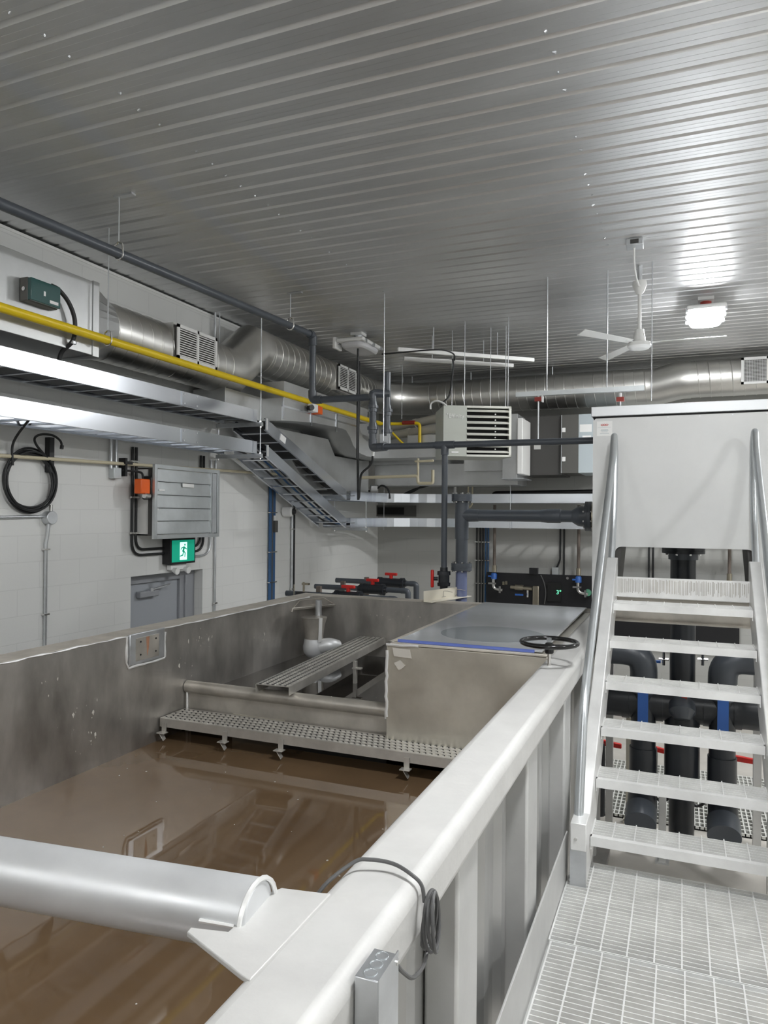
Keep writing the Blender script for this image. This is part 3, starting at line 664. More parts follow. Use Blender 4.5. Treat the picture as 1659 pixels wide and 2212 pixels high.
# saddle boxes and grilles
def grille(x, y0, y1, z0, z1, label, saddle=True, par=None):
    t = thing('supply_grille', (x, (y0+y1)/2, z0), label, 'air grille', 'white supply grilles on the round duct')
    w_ = .028; ym = (y0+y1)/2
    g = G(); g.box(x, x+.014, y0, y1, z1-w_, z1); g.box(x, x+.014, y0, y1, z0, z0+w_)
    for a in (y0, y1-w_, ym-.012): g.box(x, x+.014, a, a+(w_ if a != ym-.012 else .024), z0, z1)
    g.done('frame', 'white_plastic', t)
    g = G(); n = 12
    for k in range(n):
        z = z0+w_+(z1-z0-2*w_)*(k+.5)/n; g.obox((x+.004, ym, z), .010, y1-y0-.02, .008, ax=(1, 0, -.5))
    g.done('louvres', 'white_plastic', t)
    G().box(x-.02, x-.01, y0+.01, y1-.01, z0+.01, z1-.01).done('dark_core', 'hrv_dark', t)
    return t
grille(-4.025, 5.09, 5.66, 4.075, 4.372, 'white double-panel air grille on the near part of the round duct')
G().box(-4.3, -4.046, 5.07, 5.68, 4.06, 4.385).done('grille_saddle', 'duct_galv', du)
grille(-4.0, 8.21, 8.745, 4.32, 4.635, 'white double-panel air grille further along the round duct, near the corner')
G().box(-4.3, -4.021, 8.19, 8.765, 4.305, 4.65).done('grille_saddle', 'duct_galv', du)
t = thing('supply_grille', (.95, 9.98, 4.4), 'white grille of small squares on the far duct at the right edge', 'air grille')
gy = 9.985
g = G(); g.box(.67, 1.25, gy-.014, gy, 4.69, 4.72); g.box(.67, 1.25, gy-.014, gy, 4.39, 4.42)
for a in (.67, .95, 1.22): g.box(a, a+.03, gy-.014, gy, 4.39, 4.72)
g.done('frame', 'white_plastic', t)
g = G()
for k in range(16): g.box(.70, 1.22, gy-.010, gy-.004, 4.43+k*.017, 4.433+k*.017)
for k in range(30): g.box(.705+k*.018, .708+k*.018, gy-.008, gy-.003, 4.42, 4.70)
g.done('louvres', 'white_plastic', t); G().box(.68, 1.24, gy+.002, gy+.006, 4.4, 4.71).done('dark_core', 'hrv_mid', t)
# rectangular return duct under the spiral duct with S-shaped offset
rd = thing('return_duct', (-4.1, 7.5, 3.8), 'rectangular galvanised duct below the round duct, dropping in an S curve towards the far corner', 'duct')
G().box(-4.50, -4.12, 5.95, 6.65, 3.72, 3.97).done('duct_box', 'sheet_galv', rd, bevel=.003)
g = G(); fx_ = -3.88
topz = 3.96; S = [(6.62, 3.72), (7.3, 3.80-.02), (7.9, 3.80), (8.08, 3.80), (8.2, 3.79), (8.32, 3.72), (8.42, 3.62), (8.6, 3.54), (8.85, 3.515)]
Tq = [(8.85, 3.72), (8.72, 3.75), (8.62, 3.86), (8.5, 3.95), (6.62, topz)]
g.prism(S+[(9.6, 3.515), (9.6, 3.72)]+Tq, 'x', -4.5, fx_); g.done('s_offset', 'sheet_galv', rd, bevel=.003)
g = G()
for yy in (6.62, 7.25, 7.9): g.box(fx_, fx_+.012, yy, yy+.03, 3.74, topz)
g.box(fx_, fx_+.006, 6.62, 8.5, 3.865, 3.885); g.done('duct_seams', 'tray_alu', rd)
G().box(-4.5, fx_-.02, 6.7, 8.9, 3.96, 4.15).done('duct_box', 'sheet_galv', rd)
# lower duct body behind the sloping trays
g = G(); g.prism([(6.9, 3.70), (8.3, 3.70), (8.5, 3.5), (9.6, 3.5), (9.6, 3.05), (7.8, 3.05)], 'x', -4.53, -4.18); g.done('lower_body', 'sheet_galv', rd, bevel=.003)
fd = thing('far_duct', (-3, 9.8, 3.3), 'rectangular grey duct running right from the corner, below the unit heater', 'duct')
G().box(-4.1, -2.95, 9.1, 9.6, 3.505, 3.695).done('duct_box', 'sheet_galv', fd, bevel=.003)
G().box(-2.99, -2.95, 9.08, 9.1, 3.49, 3.71).done('flange', 'tray_alu', fd)
G().box(-4.15, -2.05, 9.75, 10.4, 3.16, 3.46).done('duct_box', 'sheet_galv', fd, bevel=.003)
G().box(-4.2, -3.0, 9.65, 10.4, 3.46, 3.52).done('duct_box', 'sheet_galv', fd)
G().box(-3.55, -3.0, 9.5, 9.9, 3.70, 3.85).done('duct_box', 'sheet_galv', fd)
# flue pipes behind
fl = thing('flue_pipes', (-3.3, 9.9, 3.9), 'pair of pale plastic flue pipes behind the yellow gas pipe', 'pipe')
G().cyl((-3.95, 9.9, 4.0), (-2.9, 9.55, 4.12), .06, 18).done('pipe', 'flue_pvc', fl); G().cyl((-3.95, 9.75, 3.88), (-2.9, 9.4, 3.94), .06, 18).done('pipe', 'flue_pvc', fl)
g = G(); g.tube([(-3.55, 9.77, 4.045), (-3.50, 9.753, 4.05)], .068, 18); g.tube([(-3.6, 9.635, 3.9), (-3.55, 9.62, 3.903)], .068, 18); g.done('couplings', 'flue_pvc', fl)

# orange actuator on the return duct
ac = thing('duct_actuator', (-3.84, 7.2, 3.78), 'small white and orange actuator on the return duct, just under the yellow gas pipe', 'actuator')
q = at(678, 883, X=-3.83)
G().box(-3.87, -3.80, q.y-.07, q.y+.05, q.z-.04, q.z+.05).done('body', 'white_plastic', ac, bevel=.008); G().box(-3.87, -3.795, q.y+.05, q.y+.15, q.z-.05, q.z+.04).done('cover', 'orange', ac, bevel=.006)
G().cyl((-3.87, q.y-.05, q.z), (-3.80, q.y-.10, q.z), .03, 12).done('knob', 'black_rubber', ac)

# duct controller box with clear teal lid
dc = thing('control_box', (-3.97, 3.6, 4.2), 'small control box with clear teal lid on the square duct, top left', 'control box')
G().box(-3.995, -3.93, 3.465, 3.715, 4.115, 4.27).done('enclosure', 'hrv_mid', dc, bevel=.006); G().box(-3.932, -3.90, 3.47, 3.71, 4.12, 4.265).done('clear_cover', 'screen_teal', dc, bevel=.004)
G().box(-3.9, -3.898, 3.62, 3.69, 4.135, 4.155).done('white_tag', 'sticker', dc); G().box(-3.9, -3.898, 3.57, 3.585, 4.17, 4.2).done('white_tag', 'sticker', dc)
G().cyl((-3.95, 3.452, 4.19), (-3.95, 3.467, 4.19), .014, 12).done('lock', 'chrome', dc)
cc = thing('flexible_conduit', (-3.95, 3.8, 4.0), 'black flexible conduit curving from the teal control box down behind the yellow pipe', 'conduit')
G().tube(smooth([(-3.95, 3.68, 4.275), (-3.95, 3.74, 4.265), (-3.95, 3.83, 4.20), (-3.95, 3.885, 4.09), (-3.96, 3.88, 3.95), (-4.05, 3.86, 3.86), (-4.08, 3.86, 3.70)]), .015, 10).done('sheath', 'black_cable', cc)
G().tube([(-3.958, 3.885, 3.945), (-3.96, 3.883, 3.925)], .019, 12).done('clip', 'steel_galv', cc)

# ================================================================== CABLE TRAYS
def ladder(name, path, label, w_=.40, h=.125, side=1, step=.23, solid=False, cat='cable tray', dark=None, ends=True):
    """path: centreline of the near rail's mid height; the other rail lies on the left-hand side (towards the wall)."""
    P = [Vector(p) for p in path]; t = thing(name, P[0], label, cat, 'aluminium ladder cable trays')
    N = []
    for i in range(len(P)):
        d = (P[min(i+1, len(P)-1)]-P[max(i-1, 0)]); d.z = 0; d.normalize(); N.append(Vector((-d.y, d.x, 0))*side)
    for off in (0, w_):
        g = G(); Q = [p+n*off for p, n in zip(P, N)]; rings = []
        for q, n in zip(Q, N):
            sg = 1 if off == 0 else -1; th = .004; L_ = .022
            prof_ = [(0, -h/2), (L_, -h/2), (L_, -h/2+th), (th, -h/2+th), (th, h/2-th), (L_, h/2-th), (L_, h/2), (0, h/2)]
            rings.append([g.b.verts.new(q+n*a*sg+Vector((0, 0, b))) for a, b in prof_])
        for A, B in zip(rings, rings[1:]):
            for j in range(8): g.b.faces.new((A[j], A[(j+1) % 8], B[(j+1) % 8], B[j]))
        g.b.faces.new(rings[0]); g.b.faces.new(rings[-1][::-1]); g.done('side_rail', 'tray_alu', t)
    acc = 0; first = None; nxt = .12
    for i in range(len(P)-1):
        L = (P[i+1]-P[i]).length
        while nxt <= acc+L:
            f = (nxt-acc)/L; c = P[i].lerp(P[i+1], f); n = N[i].lerp(N[i+1], f).normalized(); d = (P[i+1]-P[i]).normalized()
            g = G(); z = Vector((0, 0, -h/2+.022)); g.beam(c+n*.006+z, c+n*(w_-.006)+z, .028, .014, up=n.cross(d))
            g.done('rung', 'tray_alu', t); nxt += step
        acc += L
    return t
XT = -4.0
trU = ladder('cable_tray', [(XT, -3.6, 3.735), (XT, 6.34, 3.735)], 'upper level cable tray running along the left wall', )
trL = ladder('cable_tray', [(XT, -3.6, 3.415), (XT, 6.34, 3.415)], 'lower level cable tray running along the left wall')
def bend(z): return [(-3.2-.8*cos(a), 9.3+.8*sin(a), z) for a in [pi/2*k/10 for k in range(11)]]
dgU = ladder('cable_tray', [(XT, 6.50, 3.675), (XT, 8.48, 2.99)], 'upper sloping cable tray dropping towards the far corner')
dgL = ladder('cable_tray', [(XT, 6.52, 3.40), (XT, 8.48, 2.63)], 'lower sloping cable tray dropping towards the far corner')
fU = ladder('cable_tray', [(XT, 8.60, 2.985)]+bend(2.985)+[(2.6, 10.1, 2.985)], 'upper cable tray curving round the corner and along the far wall')
fL = ladder('cable_tray', [(XT, 8.60, 2.63)]+bend(2.63)+[(2.6, 10.1, 2.63)], 'lower cable tray curving round the corner and along the far wall')
# splice plates and warning labels
for tt, y, z in ((trU, 5.25, 3.735), (trL, 5.25, 3.415)):
    s_ = G().box(XT+.002, XT+.007, y-.12, y+.12, z-.055, z+.055).done('splice_plate', 'tray_alu', tt)
    g = G()
    for a in (-.09, .09):
        for b in (-.04, .04): g.cyl((XT+.006, y+a, z+b), (XT+.012, y+a, z+b), .008, 6)
    g.done('bolts', 'steel_galv', s_)
for tt, y, z in ((dgU, 6.85, 3.555), (dgL, 7.0, 3.2)): 
    if tt is dgU: G().obox((XT+.004, y, z), .004, .12, .07, ay=(0, 1.98, -.685)).done('white_label', 'sticker', tt)
for tt, z in ((fU, 2.985), (fL, 2.63)):
    q = at(850 if z > 2.8 else 785, 1078, Y=9.8)
for tt, y, z in ((dgU, 6.52, 3.675), (dgL, 6.54, 3.40)):
    G().box(XT+.002, XT+.008, y-.012, y+.012, z-.06, z+.06).done('hinge_plate', 'weld', tt)
for tt, y, z in ((dgU, 8.45, 3.0), (dgL, 8.45, 2.64), (fU, 8.63, 2.985), (fL, 8.63, 2.63)):
    g = G(); g.cyl((XT-.01, y, z), (XT+.05, y, z), .006, 6); g.done('bolt', 'steel_galv', tt)
# black cables lying on the upper sloping tray
def cable(name, pts, r, m, label, cat='cable', group=None, n=8, parts=None):
    o = G().tube(smooth(pts), r, n).done(name, m); return tag(o, label, cat, group)
for k, (dx, mm, ll) in enumerate(((.10, 'black_cable', 'black cable in the lower sloping tray, nearest its outer rail'), (.17, 'blue_cable', 'blue cable lying in the lower sloping tray'), (.28, 'black_cable', 'black cable in the lower sloping tray, nearest the wall'))):
    cable('tray_cable', [(XT-dx, 6.0, 3.40), (XT-dx, 6.6, 3.365), (XT-dx-.02, 7.5, 3.01), (XT-dx, 8.4, 2.655), (XT-dx, 9.0, 2.61), (XT-dx+.1, 9.6, 2.61)], .012, mm, ll)
mat_ = G().obox((XT-.2, 7.49, 3.345), .34, 2.08, .03, ay=(0, 1.98, -.685)); tag(mat_.done('tray_cable', 'black_cable'), 'flat bundle of black cables filling the upper sloping tray', 'cable bundle', kind='stuff')
tag(G().box(XT-.36, XT-.06, -3, 6.3, 3.695, 3.725).done('tray_cable', 'black_cable'), 'flat bundle of dark cables lying in the upper straight tray', 'cable bundle', kind='stuff')
# trapeze hangers
def trapeze(y, zs, label, x0=-4.46, x1=-3.955, ztop=ZC):
    t = thing('trapeze_hanger', (x1, y, zs[0]), label, 'pipe hanger')
    for x in (x0, x1): G().cyl((x, y, min(zs)-.06), (x, y, ztop), .0055, 8).done('threaded_rod', 'steel_galv', t)
    for z in zs: G().box(x0-.02, x1+.02, y-.02, y+.02, z-.04, z).done('strut', 'steel_galv', t)
    g = G()
    for x in (x0, x1):
        for z in zs: g.cyl((x, y, z-.055), (x, y, z-.04), .012, 6); g.cyl((x, y, z), (x, y, z+.012), .012, 6)
    g.done('nuts', 'chrome', t)
trapeze(6.33, [3.67, 3.35], 'steel rod hanger at the lower end of the straight trays')
trapeze(8.95, [2.565], 'short steel rod hanger under the bend of the lower far tray', ztop=2.95, x0=-4.4, x1=-3.93)
trapeze(2.6, [3.67, 3.35], 'steel rod hanger of the straight trays, left of the view')
def rods(px, py0, py1, label, Y=None, X=None, name='threaded_rod', r=.0042, cat='rod', Z1=ZC, group='ceiling hanger rods'):
    a = at(px, py1, Y=Y, X=X); o = G().cyl((a.x, a.y, a.z), (a.x, a.y, Z1), r, 8).done(name, 'steel_galv'); tag(o, label, cat, group); return a
rods(828, 0, 952, 'long thin ceiling rod to the slim grey pipe, right of the unions', Y=6.33)
rods(562, 0, 662, 'thin rod hanging above the sloping trays at the left wall', X=-4.2, Z1=ZC)
rods(829, 0, 1145, 'thin rod through both far trays left of the slim drop pipe', Y=10.05, Z1=3.5)
rods(1102, 0, 1143, 'thin rod through both far trays below the unit heater', Y=10.05, Z1=3.3)
rods(463, 0, 900, 'strut-like rod on the left wall right of the first grille', X=-4.5, r=.012)
rods(1407, 0, 866, 'thin rod down to the lid of the white cabinet', Y=6.3)
for px, ll in ((976, 'behind the heater near its left end'), (1092, 'behind the heater near its middle'), (1059, 'dropping to the heater right of its middle')): rods(px, 0, 878, 'thin rod '+ll, Y=7.9)
for px, ll in ((1003, 'at the left front of the heater'), (1097, 'at the right front of the heater')): rods(px, 0, 880, 'thin rod '+ll, Y=7.55)
for px, ll in ((870, 'above the far round duct, left end'), (890, 'above the far round duct, second from left'), (1017, 'above the far round duct behind the strut rails'), (1193, 'above the far round duct left of the fan')): rods(px, 0, 845, 'short strap hanger '+ll, Y=10.3, r=.008)
rods(868, 0, 905, 'thin rod down to the yellow branch pipe', Y=9.45)
# clevis hangers
def clevis(x, y, z, r, label, top=ZC, bar=False):
    t = thing('clevis_hanger', (x, y, z), label, 'pipe hanger', 'clevis hangers')
    g = G(); g.tube([(x+(r+.004)*cos(a), y, z+(r+.004)*sin(a)) for a in [-pi+pi*k/10 for k in range(11)]]+[(x+r*.9, y, z+r+.03), (x, y, z+r+.045), (x-r*.9, y, z+r+.03), (x-(r+.004), y, z)], .006, 6); g.done('yoke', 'chrome', t)
    G().cyl((x, y, z+r+.03), (x, y, top), .0045, 8).done('rod', 'steel_galv', t)
    if bar: G().box(x-.03, x+.12, y-.02, y+.02, top-.012, top).done('ceiling_strap', 'steel_galv', t)
clevis(-3.9, 4.15, 4.003, .031, 'clevis hanger holding the yellow gas pipe beside the square duct')
clevis(-3.44, 3.75, 4.447, .033, 'clevis hanger of the grey overhead pipe, nearest the viewer', bar=True)
clevis(-3.432, 6.0, 4.52, .033, 'clevis hanger of the grey overhead pipe, just before its drop', bar=True)

# ================================================================== LEFT WALL ITEMS
lv = thing('louvre_damper', (-4.4, 5.65, 2.5), 'galvanised louvre damper in a sheet-metal box on the left wall, above the exit door', 'louvre')
y0, y1, z0, z1 = 5.16, 6.13, 2.51, 3.175; X = -4.30
g = G(); g.box(XL, X-.02, y0+.06, y0+.07, z0+.03, z1-.03); g.box(XL, X-.02, y1-.07, y1-.06, z0+.03, z1-.03); g.box(XL, X-.02, y0+.06, y1-.06, z0+.03, z0+.04); g.box(XL, X-.02, y0+.06, y1-.06, z1-.04, z1-.03); g.done('duct_collar', 'white_paint', lv)
g = G(); g.box(X-.03, X, y0, y0+.035, z0, z1); g.box(X-.03, X, y1-.035, y1, z0, z1); g.box(X-.03, X, y0+.035, y1-.035, z0, z0+.035); g.box(X-.03, X, y0+.035, y1-.035, z1-.035, z1)
g.box(X-.03, X-.006, y1-.14, y1-.12, z0+.035, z1-.035); g.done('frame', 'louver_galv', lv, bevel=.002)
for k in range(5):
    za = z0+.045+k*.118
    g = G(); g.prism([(X-.012, za), (X-.008, za+.002), (X-.022, za+.112), (X-.026, za+.110)], 'y', y0+.04, y1-.125)
    for i_ in range(1): g.box(X-.012, X-.004, y0+.04, y1-.125, za-.002, za+.006)
    g.done('blade', 'louver_galv', lv)
G().box(X-.10, X-.03, y0+.03, y1-.03, z0+.03, z1-.03).done('dark_inside', 'hrv_dark', lv)
G().box(X-.008, X-.005, 5.55, 5.72, 2.985, 3.02).done('white_label', 'sticker', lv); G().box(X-.008, X-.005, 5.22, 5.30, 2.94, 2.955).done('white_label', 'sticker', lv)
g = G(); g.box(X-.06, X-.01, y1-.11, y1-.04, z0+.04, z1-.04); g.done('linkage_panel', 'steel_galv', lv)
act = thing('damper_actuator', (-4.38, 5.05, 2.9), 'orange actuator motor on the left side of the louvre damper', 'actuator')
q = at(309, 1052, X=-4.38)
G().box(-4.42, -4.34, q.y-.07, q.y+.05, q.z-.06, q.z+.07).done('cover', 'orange', act, bevel=.01); G().box(-4.44, -4.33, q.y+.05, q.y+.10, q.z-.11, q.z+.10).done('body', 'black_rubber', act, bevel=.015)
G().cyl((-4.34, q.y-.03, q.z-.075), (-4.34, q.y+.03, q.z-.08), .025, 12).done('clutch', 'chrome', act)
G().tube(smooth([at(265, 1016, X=-4.5), at(290, 1018, X=-4.46), at(306, 1022, X=-4.42), at(309, 1035, X=-4.4)]), .010, 8).done('lead', 'black_cable', act)
# exit sign
ex = thing('exit_sign', (-4.5, 5.75, 2.3), 'green running-man exit sign in a black box above the door', 'exit sign')
y0, y1, z0, z1 = 5.585, 5.925, 2.275, 2.483
G().box(-4.545, -4.45, y0-.02, y1+.02, z0-.02, z1+.02).done('housing', 'black_rubber', ex, bevel=.004)
G().box(-4.451, -4.447, y0, y1, z0, z1).done('green_panel', 'exit_green', ex)
yc = (y0+y1)/2; 
G().box(-4.447, -4.4455, yc-.055, yc+.052, z0+.018, z1-.02).done('white_doorway', 'exit_white', ex)
g = G(); Z_ = lambda a, b: (yc+a, (z0+z1)/2+b)
def q2(poly): g.prism(poly, 'x', -4.4455, -4.4448)
q2([(yc+.018+.011*cos(k*.785), (z0+z1)/2+.058+.011*sin(k*.785)) for k in range(8)])
q2([Z_(.0, .045), Z_(.02, .04), Z_(.008, .0), Z_(-.02, -.01), Z_(-.022, .0)]); q2([Z_(.015, .038), Z_(.05, .02), Z_(.045, .01), Z_(.01, .024)]); q2([Z_(.0, .042), Z_(-.04, .03), Z_(-.045, .01), Z_(-.035, .012), Z_(-.03, .024), Z_(.0, .03)])
q2([Z_(.005, .005), Z_(.03, -.02), Z_(.022, -.06), Z_(.012, -.06), Z_(.015, -.022), Z_(-.012, -.004)]); q2([Z_(-.01, .0), Z_(-.018, -.035), Z_(-.055, -.045), Z_(-.055, -.055), Z_(-.008, -.046), Z_(.003, -.008)])
g.done('running_man', 'exit_green', ex)
em = thing('emergency_lamp', (-4.5, 5.8, 2.17), 'small white twin-head emergency lamp just under the exit sign', 'lamp')
G().box(-4.545, -4.49, 5.63, 5.86, 2.195, 2.25).done('base', 'white_plastic', em, bevel=.008)
for yy in (5.66, 5.83): G().tube([(-4.49, yy, 2.20), (-4.455, yy, 2.19), (-4.44, yy, 2.188)], [.022, .032, .034], 14).done('head', 'white_plastic', em)
# conduits
def conduit(pts, r, m, label, fr=.07, clips=(), cat='conduit', group=None, name='wall_conduit'):
    t = thing(name, pts[0], label, cat, group)
    G().tube(fillet(pts, fr), r, 10).done('tube', m, t)
    for c in clips:
        c = Vector(c); G().box(c.x-.005, c.x+r+.006, c.y-r-.012, c.y+r+.012, c.z-.008, c.z+.008).done('clip', 'chrome', t)
    return t
xw = -4.53
conduit([(xw, 5.135, 3.33), (xw, 5.135, 2.36), (xw, 5.59, 2.36)], .012, 'black_cable', 'outer of two black conduits left of the exit sign', .13, [(xw, 5.135, 3.2), (xw, 5.135, 2.88), (xw, 5.135, 2.56)])
conduit([(xw, 5.185, 3.33), (xw, 5.185, 2.41), (xw, 5.59, 2.41)], .012, 'black_cable', 'inner of two black conduits left of the exit sign', .11, [(xw, 5.185, 3.2), (xw, 5.185, 2.88), (xw, 5.185, 2.56)])
conduit([(xw, 5.9, 2.41), (xw, 6.13, 2.41), (xw, 6.13, 3.33)], .012, 'black_cable', 'inner black conduit rising right of the exit sign', .11)
conduit([(xw, 5.9, 2.36), (xw, 6.18, 2.36), (xw, 6.18, 3.33)], .012, 'black_cable', 'outer black conduit rising right of the exit sign', .13)
conduit([(xw, 5.9, 2.31), (xw, 6.30, 2.31), (xw, 6.30, 3.30)], .011, 'steel_galv', 'thin steel conduit curling right of the exit sign', .15)
conduit([(xw, 6.385, 0), (xw, 6.385, 3.30)], .012, 'steel_galv', 'steel conduit running straight up right of the exit door', clips=[(xw, 6.385, 1.8), (xw, 6.385, 2.7)])
rj = thing('round_junction_box', (-4.52, 4.2, 2.68), 'round steel junction box with a conduit going down, under the coiled cable', 'junction box')
G().cyl((-4.55, 4.21, 2.70), (-4.485, 4.21, 2.70), .052, 24).done('box', 'steel_galv', rj, bevel=.004)
G().tube([(-4.515, 4.20, 2.655), (-4.52, 4.195, 2.56), (xw, 4.19, 2.5), (xw, 4.19, .0)], .0125, 10).done('conduit', 'steel_galv', rj)
G().cyl((xw, 3.0, 2.69), (xw, 4.17, 2.71), .0115, 10).done('conduit', 'steel_galv', rj)
G().cyl((-4.515, 4.22, 2.74), (-4.515, 4.22, 2.80), .014, 10).done('gland', 'chrome', rj)
g = G()
for z in (2.45, 1.95): g.box(-4.55, -4.51, 4.165, 4.215, z, z+.012)
g.done('clip', 'chrome', rj)
co = thing('cable_coil', (-4.5, 4.02, 2.98), 'thick black cable wound in a round coil hanging on the left wall', 'cable')
for k in range(6):
    g = G(); dy, dz, r1 = random.uniform(-.02, .02), random.uniform(-.02, .02), .222+random.uniform(-.018, .012)
    g.tube([(-4.525+.007*k+.006*sin(a*2+k), 4.02+dy+r1*cos(a)*1.02, 2.985+dz+r1*sin(a)) for a in [2*pi*j/48 for j in range(48)]], .0085, 8, closed=True); g.done('coil_turn', 'black_cable', co)
G().tube(smooth([(-4.48, 3.84, 3.08), (-4.46, 3.83, 3.25), (-4.3, 3.86, 3.45)]), .009, 8).done('cable_end', 'black_cable', co)
G().tube(smooth([at(98, 985, X=-4.49), at(78, 960, X=-4.46), at(76, 945, X=-4.44), at(92, 938, X=-4.42), at(115, 941, X=-4.40), at(130, 952, X=-4.40), at(134, 964, X=-4.40)]), .009, 8).done('cable_end', 'black_cable', co)
G().cyl(at(134, 962, X=-4.40), at(133, 970, X=-4.40), .014, 8).done('plug', 'black_rubber', co)
G().box(-4.55, -4.50, 4.19, 4.235, 3.05, 3.32).done('hook', 'black_cable', co)
jb2 = thing('wall_junction_box', (-4.52, 4.9, 3.05), 'small pale square junction box under the two short conduits on the left wall', 'junction box')
G().box(-4.55, -4.49, 4.865, 4.955, 3.035, 3.13).done('box', 'louver_galv', jb2, bevel=.004)
for yy in (4.86, 4.92): G().cyl((-4.52, yy, 3.12), (-4.52, yy, 3.4), .013, 10).done('conduit', 'steel_galv', jb2)
bp = thing('beige_pipe', (-4.5, 5, 3.17), 'thin beige plastic pipe running along the left wall behind the louvre damper', 'pipe')
G().cyl((-4.49, 1.5, 3.10), (-4.49, 9.0, 3.245), .0145, 10).done('tube', 'beige_cpvc', bp)
g = G(); g.box(-4.55, -4.475, 4.985, 5.01, 3.06, 3.22); g.box(-4.5, -4.46, 4.97, 5.06, 3.165, 3.19); g.done('clamp', 'black_rubber', bp)
# blue cable drops
bc = thing('blue_cable_bundle', (-4.52, 7.5, 2), 'bundle of blue and black cables running down the left wall, right of the louvre damper', 'cable bundle')
for dy, mm in ((-.055, 'blue_cable'), (-.03, 'blue_cable'), (.0, 'grey_cable'), (.03, 'blue_cable'), (.055, 'blue_cable')): G().cyl((xw+.005, 7.52+dy, 0), (xw+.005, 7.52+dy, 3.1), .0125, 8).done('strand', mm, bc)
g = G()
for z in (2.75, 2.28, 1.92, 1.5): g.box(-4.55, -4.50, 7.44, 7.60, z, z+.012)
g.done('clip', 'chrome', bc)
G().box(-4.55, -4.48, 7.52, 7.58, 2.52, 2.66).done('inline_box', 'hrv_mid', bc); G().cyl((-4.51, 7.55, 2.66), (-4.51, 7.55, 2.72), .016, 10).done('gland', 'white_plastic', bc)
conduit([(xw, 8.01, 0), (xw, 8.01, 2.85)], .017, 'steel_galv', 'steel conduit on the left wall below the white camera', clips=[(xw, 8.01, 2.55), (xw, 8.01, 1.8)])
conduit([(xw+.004, 8.06, 0), (xw+.004, 8.06, 2.85)], .012, 'black_cable', 'black cable strapped beside the steel conduit below the white camera')
cm = thing('security_camera', (-4.45, 7.83, 2.77), 'white round security camera on the left wall under the sloping trays', 'camera')
G().cyl((-4.55, 7.80, 2.77), (-4.42, 7.83, 2.77), .062, 24).done('body', 'white_plastic', cm, bevel=.02); G().tube([(-4.43, 7.83, 2.77), (-4.40, 7.84, 2.768), (-4.385, 7.845, 2.766)], [.044, .038, .02], 20).done('lens_dome', 'black_rubber', cm)

# ================================================================== STRUT RAILS, HEATER
def strutrail(a, b, label, m='tray_alu', s=.041):
    t = thing('strut_rail', a, label, 'strut rail', 'suspended strut channels')
    G().beam(a, b, s, s).done('channel', m, t)
    A, B = Vector(a), Vector(b)
    for f in (.25, .72): c = A.lerp(B, f); G().cyl(c, (c.x, c.y, ZC), .005, 8).done('hanger_rod', 'steel_galv', t)
    return t
strutrail((-2.88, 7.39, 4.55), (-1.60, 8.44, 4.55), 'longer of two pale strut rails under the ceiling above the unit heater', 'white_paint')
strutrail((-2.985, 7.86, 4.55), (-1.89, 8.67, 4.55), 'shorter pale strut rail just below and behind the longer one', 'white_paint')
a, b = at(1115, 853, Y=6.4), at(1392, 838, Y=6.4); strutrail((a.x, 6.4, a.z), (b.x, 6.4, b.z), 'green-grey strut rail hanging over the slim grey pipe, left of the cabinet lid', 'louver_galv')
for px, ll in ((1163, 'left'), (1340, 'right')):
    q = at(px, 862, Y=6.4); t = thing('red_clamp', (q.x, 6.4, q.z), 'small red clamp with rod under the green-grey strut rail, '+ll+' one', 'clamp', 'red clamps under the strut rail')
    G().box(q.x-.03, q.x+.03, 6.38, 6.42, q.z-.02, q.z+.015).done('clamp_body', 'dark_red', t); G().cyl((q.x, 6.4, q.z), (q.x, 6.4, q.z+.05), .012, 10).done('cap', 'white_plastic', t)
    G().cyl((q.x, 6.4, 3.42 if ll == 'left' else 3.56), (q.x, 6.4, q.z), .007, 8).done('rod', 'steel_galv', t)
    if ll == 'left': G().box(q.x+.03, q.x+.042, 6.38, 6.42, q.z-.03, q.z+.07).done('bracket', 'white_plastic', t)
q = at(1162, 967, Y=6.33); tag(G().box(q.x-.027, q.x+.03, 6.29, 6.296, q.z-.018, q.z+.018).done('pipe_tag', 'sticker'), 'small white tag hanging under the slim grey pipe in front of the black unit', 'tag')
# heater
ang = radians(26.5); hc = at(958, 875, Z=3.915); ht_z1 = 3.915
hl = Vector((hc.x, hc.y, 0)); hd = at(1105, 878, Z=3.915); hd = Vector((hd.x, hd.y, 0)); HW = (hd-hl).length; ax = (hd-hl).normalized(); ay = Vector((-ax.y, ax.x, 0))
ht_z0 = 3.372; cxm = (hl+hd)/2
ht = thing('unit_heater', (cxm.x, cxm.y, ht_z0), 'grey-green unit heater with horizontal louvres hanging from rods, near the middle of the photo', 'heater')
def hb(u0, u1, v0, v1, z0, z1, name, m, par=ht, bev=0):
    c = hl+ax*(u0+u1)/2+ay*(v0+v1)/2+Vector((0, 0, (z0+z1)/2)); return G().obox(c, u1-u0, v1-v0, z1-z0, ax=ax, ay=ay).done(name, m, par, bevel=bev)
W = HW; u_s = W*.345
hb(0, W, .06, .55, ht_z0+.002, ht_z1-.002, 'casing', 'heater_paint', bev=.004)
hb(0, u_s, 0, .06, ht_z0, ht_z1, 'front_panel', 'heater_paint', bev=.003)
hb(u_s, W, 0, .06, ht_z1-.022, ht_z1, 'louvre_frame', 'heater_slat'); hb(u_s, W, 0, .06, ht_z0, ht_z0+.022, 'louvre_frame', 'heater_slat'); hb(W-.025, W, 0, .06, ht_z0, ht_z1, 'louvre_frame', 'heater_slat')
hb(u_s, W-.02, .055, .062, ht_z0+.02, ht_z1-.02, 'dark_core', 'void_black')
